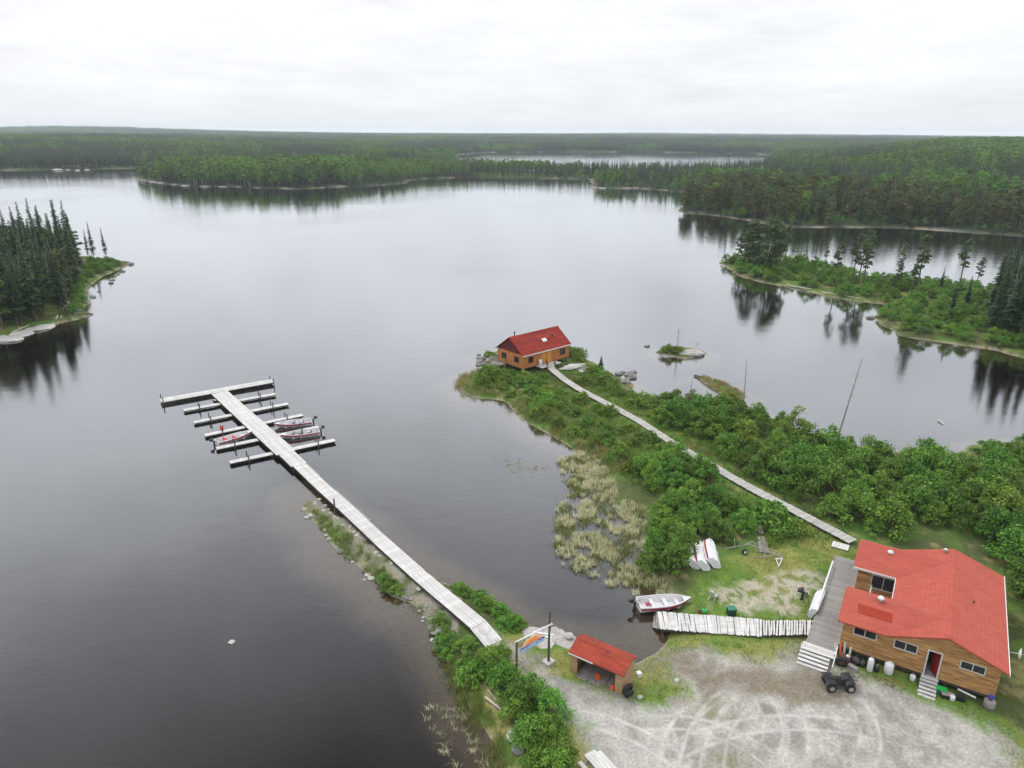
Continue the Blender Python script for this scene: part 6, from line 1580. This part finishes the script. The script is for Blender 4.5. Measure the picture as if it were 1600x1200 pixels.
for i in range(26):
    px = rs.choice([rs.uniform(215, 330), rs.uniform(270, 520), rs.uniform(925, 1000)]); py = 283 + max(0, min(10, (px - 215) * .09)) if px < 600 else 295
    x, y = P(px, py); d_ = float(land_sd(np.array([x]), np.array([y + 6]))[0])
    rock('pale granite ledge on the far island shore', px, py - .8, rs.uniform(1.2, 3.2), 'far shore ledges', True, .2, (1.7, .7, .4), rz=rs.gauss(0, .3))
for i in range(9): rock('pale granite outcrop on the farthest left shore', rs.uniform(85, 140), rs.uniform(258, 264), rs.uniform(2, 4.5), 'far left outcrops', True, None, (1.4, .8, .5))
# ------------------------------------------------------------------ dead trees and driftwood
def snag(label, base, top, r, twigs, m='deadwood', z=None):
    x, y, z0 = G(*base); hgt = top_of(x, y, *top) - z0
    tx = P(top[0], top[1], z0 + hgt)[0] - x
    t = thing('dead_tree', label, 'dead tree', (x, y, z0 - .2)); b = MB(); b.tube((0, 0, -.2), (tx, 0, hgt + .2), r, r * .3, 8); b.build('trunk', m, t)
    rr_ = random.Random(int(base[0]))
    for k in range(twigs):
        f = rr_.uniform(.45, .97); a_ = rr_.random() * 6.28; L = rr_.uniform(.4, 1.3) * (1.15 - f * .6); b = MB(); p = Vector((tx * f, 0, hgt * f + .2)); q = p + Vector((math.cos(a_) * L, math.sin(a_) * L, rr_.uniform(-.3, .25)))
        b.tube(p, q, .025, .008, 5); b.build('branch', m, t)
snag('tall dead tree trunk leaning right over the thicket edge', (1311, 676), (1347, 560), .13, 22)
snag('straight bare dead stem at the spit in the lagoon', (1163, 622), (1167, 560), .09, 0)
snag('short dead stem standing in the shallow water', (1078, 618), (1082, 590), .07, 1)
snag('dead snag on the small islet', (1059, 546), (1060, 513), .10, 12)
snag('thin dead sapling on the islet rock', (1090, 548), (1091, 534), .05, 4)
snag('leaning dead stem on the right point beside the bare pine', (1280, 412), (1298, 396), .12, 3)
snag('bleached dead tree standing in the far right forest', (1325, 300), (1328, 268), .25, 24, 'driftwood')
for i, (a, c, r, lab) in enumerate([((88, 500), (112, 466), .14, 'bleached fallen trunk slanting down the left shore'), ((95, 498), (108, 478), .1, 'thin bleached trunk beside the fallen one'), ((108, 474), (118, 492), .1, 'broken pole dipping to the water at the left shore'), ((20, 520), (45, 508), .12, 'driftwood log on the pale rocks at left edge'), ((30, 512), (42, 522), .08, 'crossed driftwood branch on the pale rocks'),
                                ((100, 493), (146, 491), .16, 'dark log reaching into the water at the left shore'), ((1230, 447), (1268, 455), .14, 'driftwood log along the right point shore'), ((1282, 459), (1312, 464), .14, 'bleached log farther along the right point shore'), ((1320, 466), (1345, 470), .12, 'log at the waterline before the middle pines'), ((1466, 658), (1474, 663), .10, 'lone log floating in the lagoon at right'),
                                ((758, 1092), (785, 1113), .09, 'bleached log on the bank among the reeds'), ((762, 1080), (776, 1098), .06, 'thin bleached stick on the near bank'), ((800, 1160), (812, 1178), .07, 'pale stick by the boulders of the near bank'), ((1085, 588), (1096, 590), .15, 'dark log at the tip of the marsh spit')]):
    p, q = gz(*a, .15), gz(*c, .15); b = MB(); b.tube((0, 0, 0), tuple(q - p), r, r * .5, 7); d_ = (q - p); m_ = p.lerp(q, .6) - p
    b.tube(tuple(m_), tuple(m_ + Vector((.3 * d_.y, -.3 * d_.x, .25)) * .5), r * .4, r * .15, 5)
    tag(b.build('fallen_log', 'beam' if 'dark' in lab else 'driftwood'), lab, 'log').location = p

# ------------------------------------------------------------------ reeds and grass (uncountable)
def blades(name, XY, Z, hgt, wid, m, lean=.35, seed=0, label=None, cat=None, tufts=1):
    r = np.random.default_rng(seed); n = len(XY)
    az = r.random(n) * 6.283; la = r.random(n) * 6.283; ll = np.abs(r.normal(0, lean, n)) * hgt
    base = np.stack([XY[:, 0], XY[:, 1], Z], 1); d = np.stack([np.cos(az), np.sin(az), 0 * az], 1) * (wid / 2)[:, None]
    mid = base + np.stack([np.cos(la) * ll * .35, np.sin(la) * ll * .35, hgt * .6], 1); top = base + np.stack([np.cos(la) * ll, np.sin(la) * ll, hgt * np.sqrt(np.clip(1 - (ll / hgt) ** 2 * .6, .2, 1))], 1)
    V = np.stack([base - d, base + d, mid + d * .7, mid - d * .7, top], 1).reshape(-1, 3); bi = np.arange(n)[:, None] * 5
    T = np.concatenate([bi + np.array([[0, 1, 2]]), bi + np.array([[0, 2, 3]]), bi + np.array([[3, 2, 4]])], 0)
    o = link(name, fast_mesh(name, V, T, [m])); o['kind'] = 'stuff'
    if label: o['label'] = label; o['category'] = cat
    return o
M['drygrass'] = leafmat('dry_reed', (.74, .72, .48), (.40, .40, .21), .01, .0, .3); M['reed'] = leafmat('green_reed', (.24, .29, .075), (.11, .15, .035), .02, .0, .3); M['grass'] = leafmat('meadow_grass', (.17, .295, .048), (.075, .14, .026), .02, .0, .3); M['drymeadow'] = leafmat('dry_meadow_grass', (.34, .29, .12), (.22, .18, .07), .01, .0, .3)
def tuft_points(poly, n, seed, thr, scale, z=0.0, fn=None, spread=.16, per=14):
    r = np.random.default_rng(seed); p = np.array(poly); a, c = p.min(0), p.max(0)
    T = r.uniform(a, c, (n, 2)); ok = sd_poly(poly, T[:, 0], T[:, 1]) > 0; T = T[ok]
    ok = fbm(T[:, 0] / scale, T[:, 1] / scale, 3, seed) > thr; T = T[ok]
    if fn is not None: T = T[fn(T[:, 0], T[:, 1])]
    XY = np.repeat(T, per, 0) + r.normal(0, spread, (len(T) * per, 2)); return XY
MARSH = WP([(872, 720), (905, 706), (935, 722), (955, 745), (968, 785), (1010, 800), (1005, 850), (1010, 890), (1040, 920), (1040, 935), (985, 930), (930, 905), (880, 885), (866, 850), (868, 800), (890, 770)], 0)
offwalk = lambda X, Y: (sd_line(BOARDWALK, X, Y) > .9) & (sd_line(DOCK_LINE, X, Y) > 1.5)
rw = np.random.default_rng(77)
XY = tuft_points(MARSH, 3000, 81, .50, 1.3, per=14, spread=.12); zz = np.clip(height(XY[:, 0], XY[:, 1]), -.06, .3)
blades('dry_reeds', XY, zz, rw.uniform(.25, .65, len(XY)), np.full(len(XY), .05), M['drygrass'], .45, 1, 'bed of dry tan reeds in the shallow bay', 'reeds')
XY = tuft_points(MARSH, 3000, 83, .48, 1.4, per=10, spread=.22); zz = np.clip(height(XY[:, 0], XY[:, 1]), -.06, .3)
blades('green_reeds', XY, zz, rw.uniform(.2, .55, len(XY)), np.full(len(XY), .04), M['reed'], .3, 2, 'green reeds growing between the dry ones in the bay', 'reeds')
SHORE_REED = WP([(704, 602), (716, 588), (750, 576), (760, 585), (735, 600), (740, 620), (790, 626), (850, 672), (925, 714), (960, 745), (985, 745), (925, 690), (850, 650), (800, 622), (760, 612), (745, 626), (722, 618)], .1)
XY = tuft_points(SHORE_REED, 2600, 85, .36, 3.0, fn=offwalk, per=10, spread=.2); zz = np.maximum(height(XY[:, 0], XY[:, 1]), -.3)
blades('shore_reeds', XY, zz, rw.uniform(.4, 1.0, len(XY)), np.full(len(XY), .04), M['drymeadow'], .35, 3, 'yellowish reeds along the peninsula shore', 'reeds')
NEAR_REED = WP([(682, 1035), (705, 1020), (740, 1075), (765, 1120), (800, 1200), (770, 1210), (740, 1150), (712, 1100)], .1)
XY = tuft_points(NEAR_REED, 900, 87, .36, 1.6, per=14, spread=.16); zz = np.maximum(height(XY[:, 0], XY[:, 1]), -.3)
blades('bank_reeds', XY, zz, rw.uniform(.35, .8, len(XY)), np.full(len(XY), .022), M['reed'], .4, 4, 'green reeds in the water along the near bank', 'reeds')
SPARSE = WP([(660, 1105), (700, 1100), (735, 1115), (770, 1180), (770, 1215), (690, 1200)], 0)
XY = tuft_points(SPARSE, 60, 89, .45, 1.2, per=12, spread=.10); blades('sparse_reeds', XY, np.full(len(XY), -.1), rw.uniform(.3, .6, len(XY)), np.full(len(XY), .02), M['drygrass'], .8, 5, 'sparse bent reeds standing in the near water', 'reeds')
XY = tuft_points(SH_SPIT, 500, 90, .2, 2, per=10); blades('spit_reeds', XY, np.maximum(height(XY[:, 0], XY[:, 1]), -.2), rw.uniform(.3, .7, len(XY)), np.full(len(XY), .04), M['drymeadow'], .4, 6, 'pale reeds on the low marsh spit', 'reeds')
XY = tuft_points(WP([(770, 712), (800, 706), (850, 716), (862, 732), (830, 748), (790, 738)], 0), 300, 92, .42, 1.5, per=3, spread=.3)
lb = MB()
for x_, y_ in XY:
    r_ = rnd.uniform(.05, .11); a0 = rnd.random() * 6.28; lb.add([(x_ + r_ * math.cos(a0 + k * 1.0), y_ + r_ * math.sin(a0 + k * 1.0), .012) for k in range(6)], [tuple(range(6))])
o = lb.build('lily_pads', 'lily'); o['kind'] = 'stuff'; o['label'] = 'pale floating water plants off the reed bed'; o['category'] = 'water plants'
CAUSE = WP([(478, 792), (500, 800), (560, 850), (620, 895), (660, 925), (690, 950), (670, 965), (640, 940), (600, 915), (540, 868), (505, 828)], .2)
XY = tuft_points(CAUSE, 2200, 91, .34, 1.5, per=14, spread=.14, fn=lambda X, Y: (sd_line(DOCK_LINE, X, Y) > 1.7) & (land_sd(X, Y) > -.4)); blades('causeway_grass', XY, np.maximum(height(XY[:, 0], XY[:, 1]), -.05), rw.uniform(.2, .55, len(XY)), np.full(len(XY), .04), M['reed'], .4, 7, 'rusty green grass along the causeway', 'grass')
def yard_grass(X, Y):
    g = sd_poly(GRAVEL, X, Y); s_ = sd_poly(SANDY, X, Y); d_ = sd_poly(DIRT, X, Y); ok = (g < .3) & (d_ < .3) & (land_sd(X, Y) > .5) & offwalk(X, Y)
    ok &= (s_ < -.3) | (np.random.default_rng(1).random(len(X)) < .25)
    for r_ in KEEP_OUT[1:3]: ok &= sd_poly(r_, X, Y) < .0
    ok &= sd_poly(rect(LODGE, -.2, 10.3, .3, 12.8), X, Y) < 0; return ok
XY = tuft_points(YARD, 5200, 93, .30, 2.2, fn=yard_grass, per=12, spread=.18); blades('lawn_grass', XY, height(XY[:, 0], XY[:, 1]) - .02, rw.uniform(.06, .20, len(XY)), np.full(len(XY), .035), M['grass'], .5, 8, 'short green grass of the yard', 'grass')
XY = tuft_points(YARD, 1500, 95, .50, 1.8, fn=yard_grass, per=12, spread=.2); blades('dry_lawn_grass', XY, height(XY[:, 0], XY[:, 1]) - .02, rw.uniform(.08, .25, len(XY)), np.full(len(XY), .03), M['drymeadow'], .5, 9, 'yellow dry grass of the yard', 'grass')
HERB = WP([(715, 608), (760, 575), (850, 575), (905, 560), (1000, 622), (1100, 640), (1330, 840), (1200, 860), (1110, 800), (1010, 770), (960, 735), (880, 690), (790, 628)], .9)
def herb_ok(X, Y):
    ok = offwalk(X, Y) & (land_sd(X, Y) > .3)
    for r_ in KEEP_OUT[1:2]: ok &= sd_poly(r_, X, Y) < 0
    return ok
XY = tuft_points(HERB, 8500, 97, .25, 3, fn=herb_ok, per=9, spread=.25); blades('meadow_herbs', XY, height(XY[:, 0], XY[:, 1]) - .02, rw.uniform(.2, .6, len(XY)), np.full(len(XY), .06), M['grass'], .5, 10, 'tall green herbs between the shrubs of the peninsula', 'grass')
XY = tuft_points(HERB, 2600, 99, .50, 3, fn=herb_ok, per=9, spread=.25); blades('dry_meadow', XY, height(XY[:, 0], XY[:, 1]) - .02, rw.uniform(.2, .55, len(XY)), np.full(len(XY), .045), M['drymeadow'], .5, 11, 'tan dry grass between the shrubs of the peninsula', 'grass')
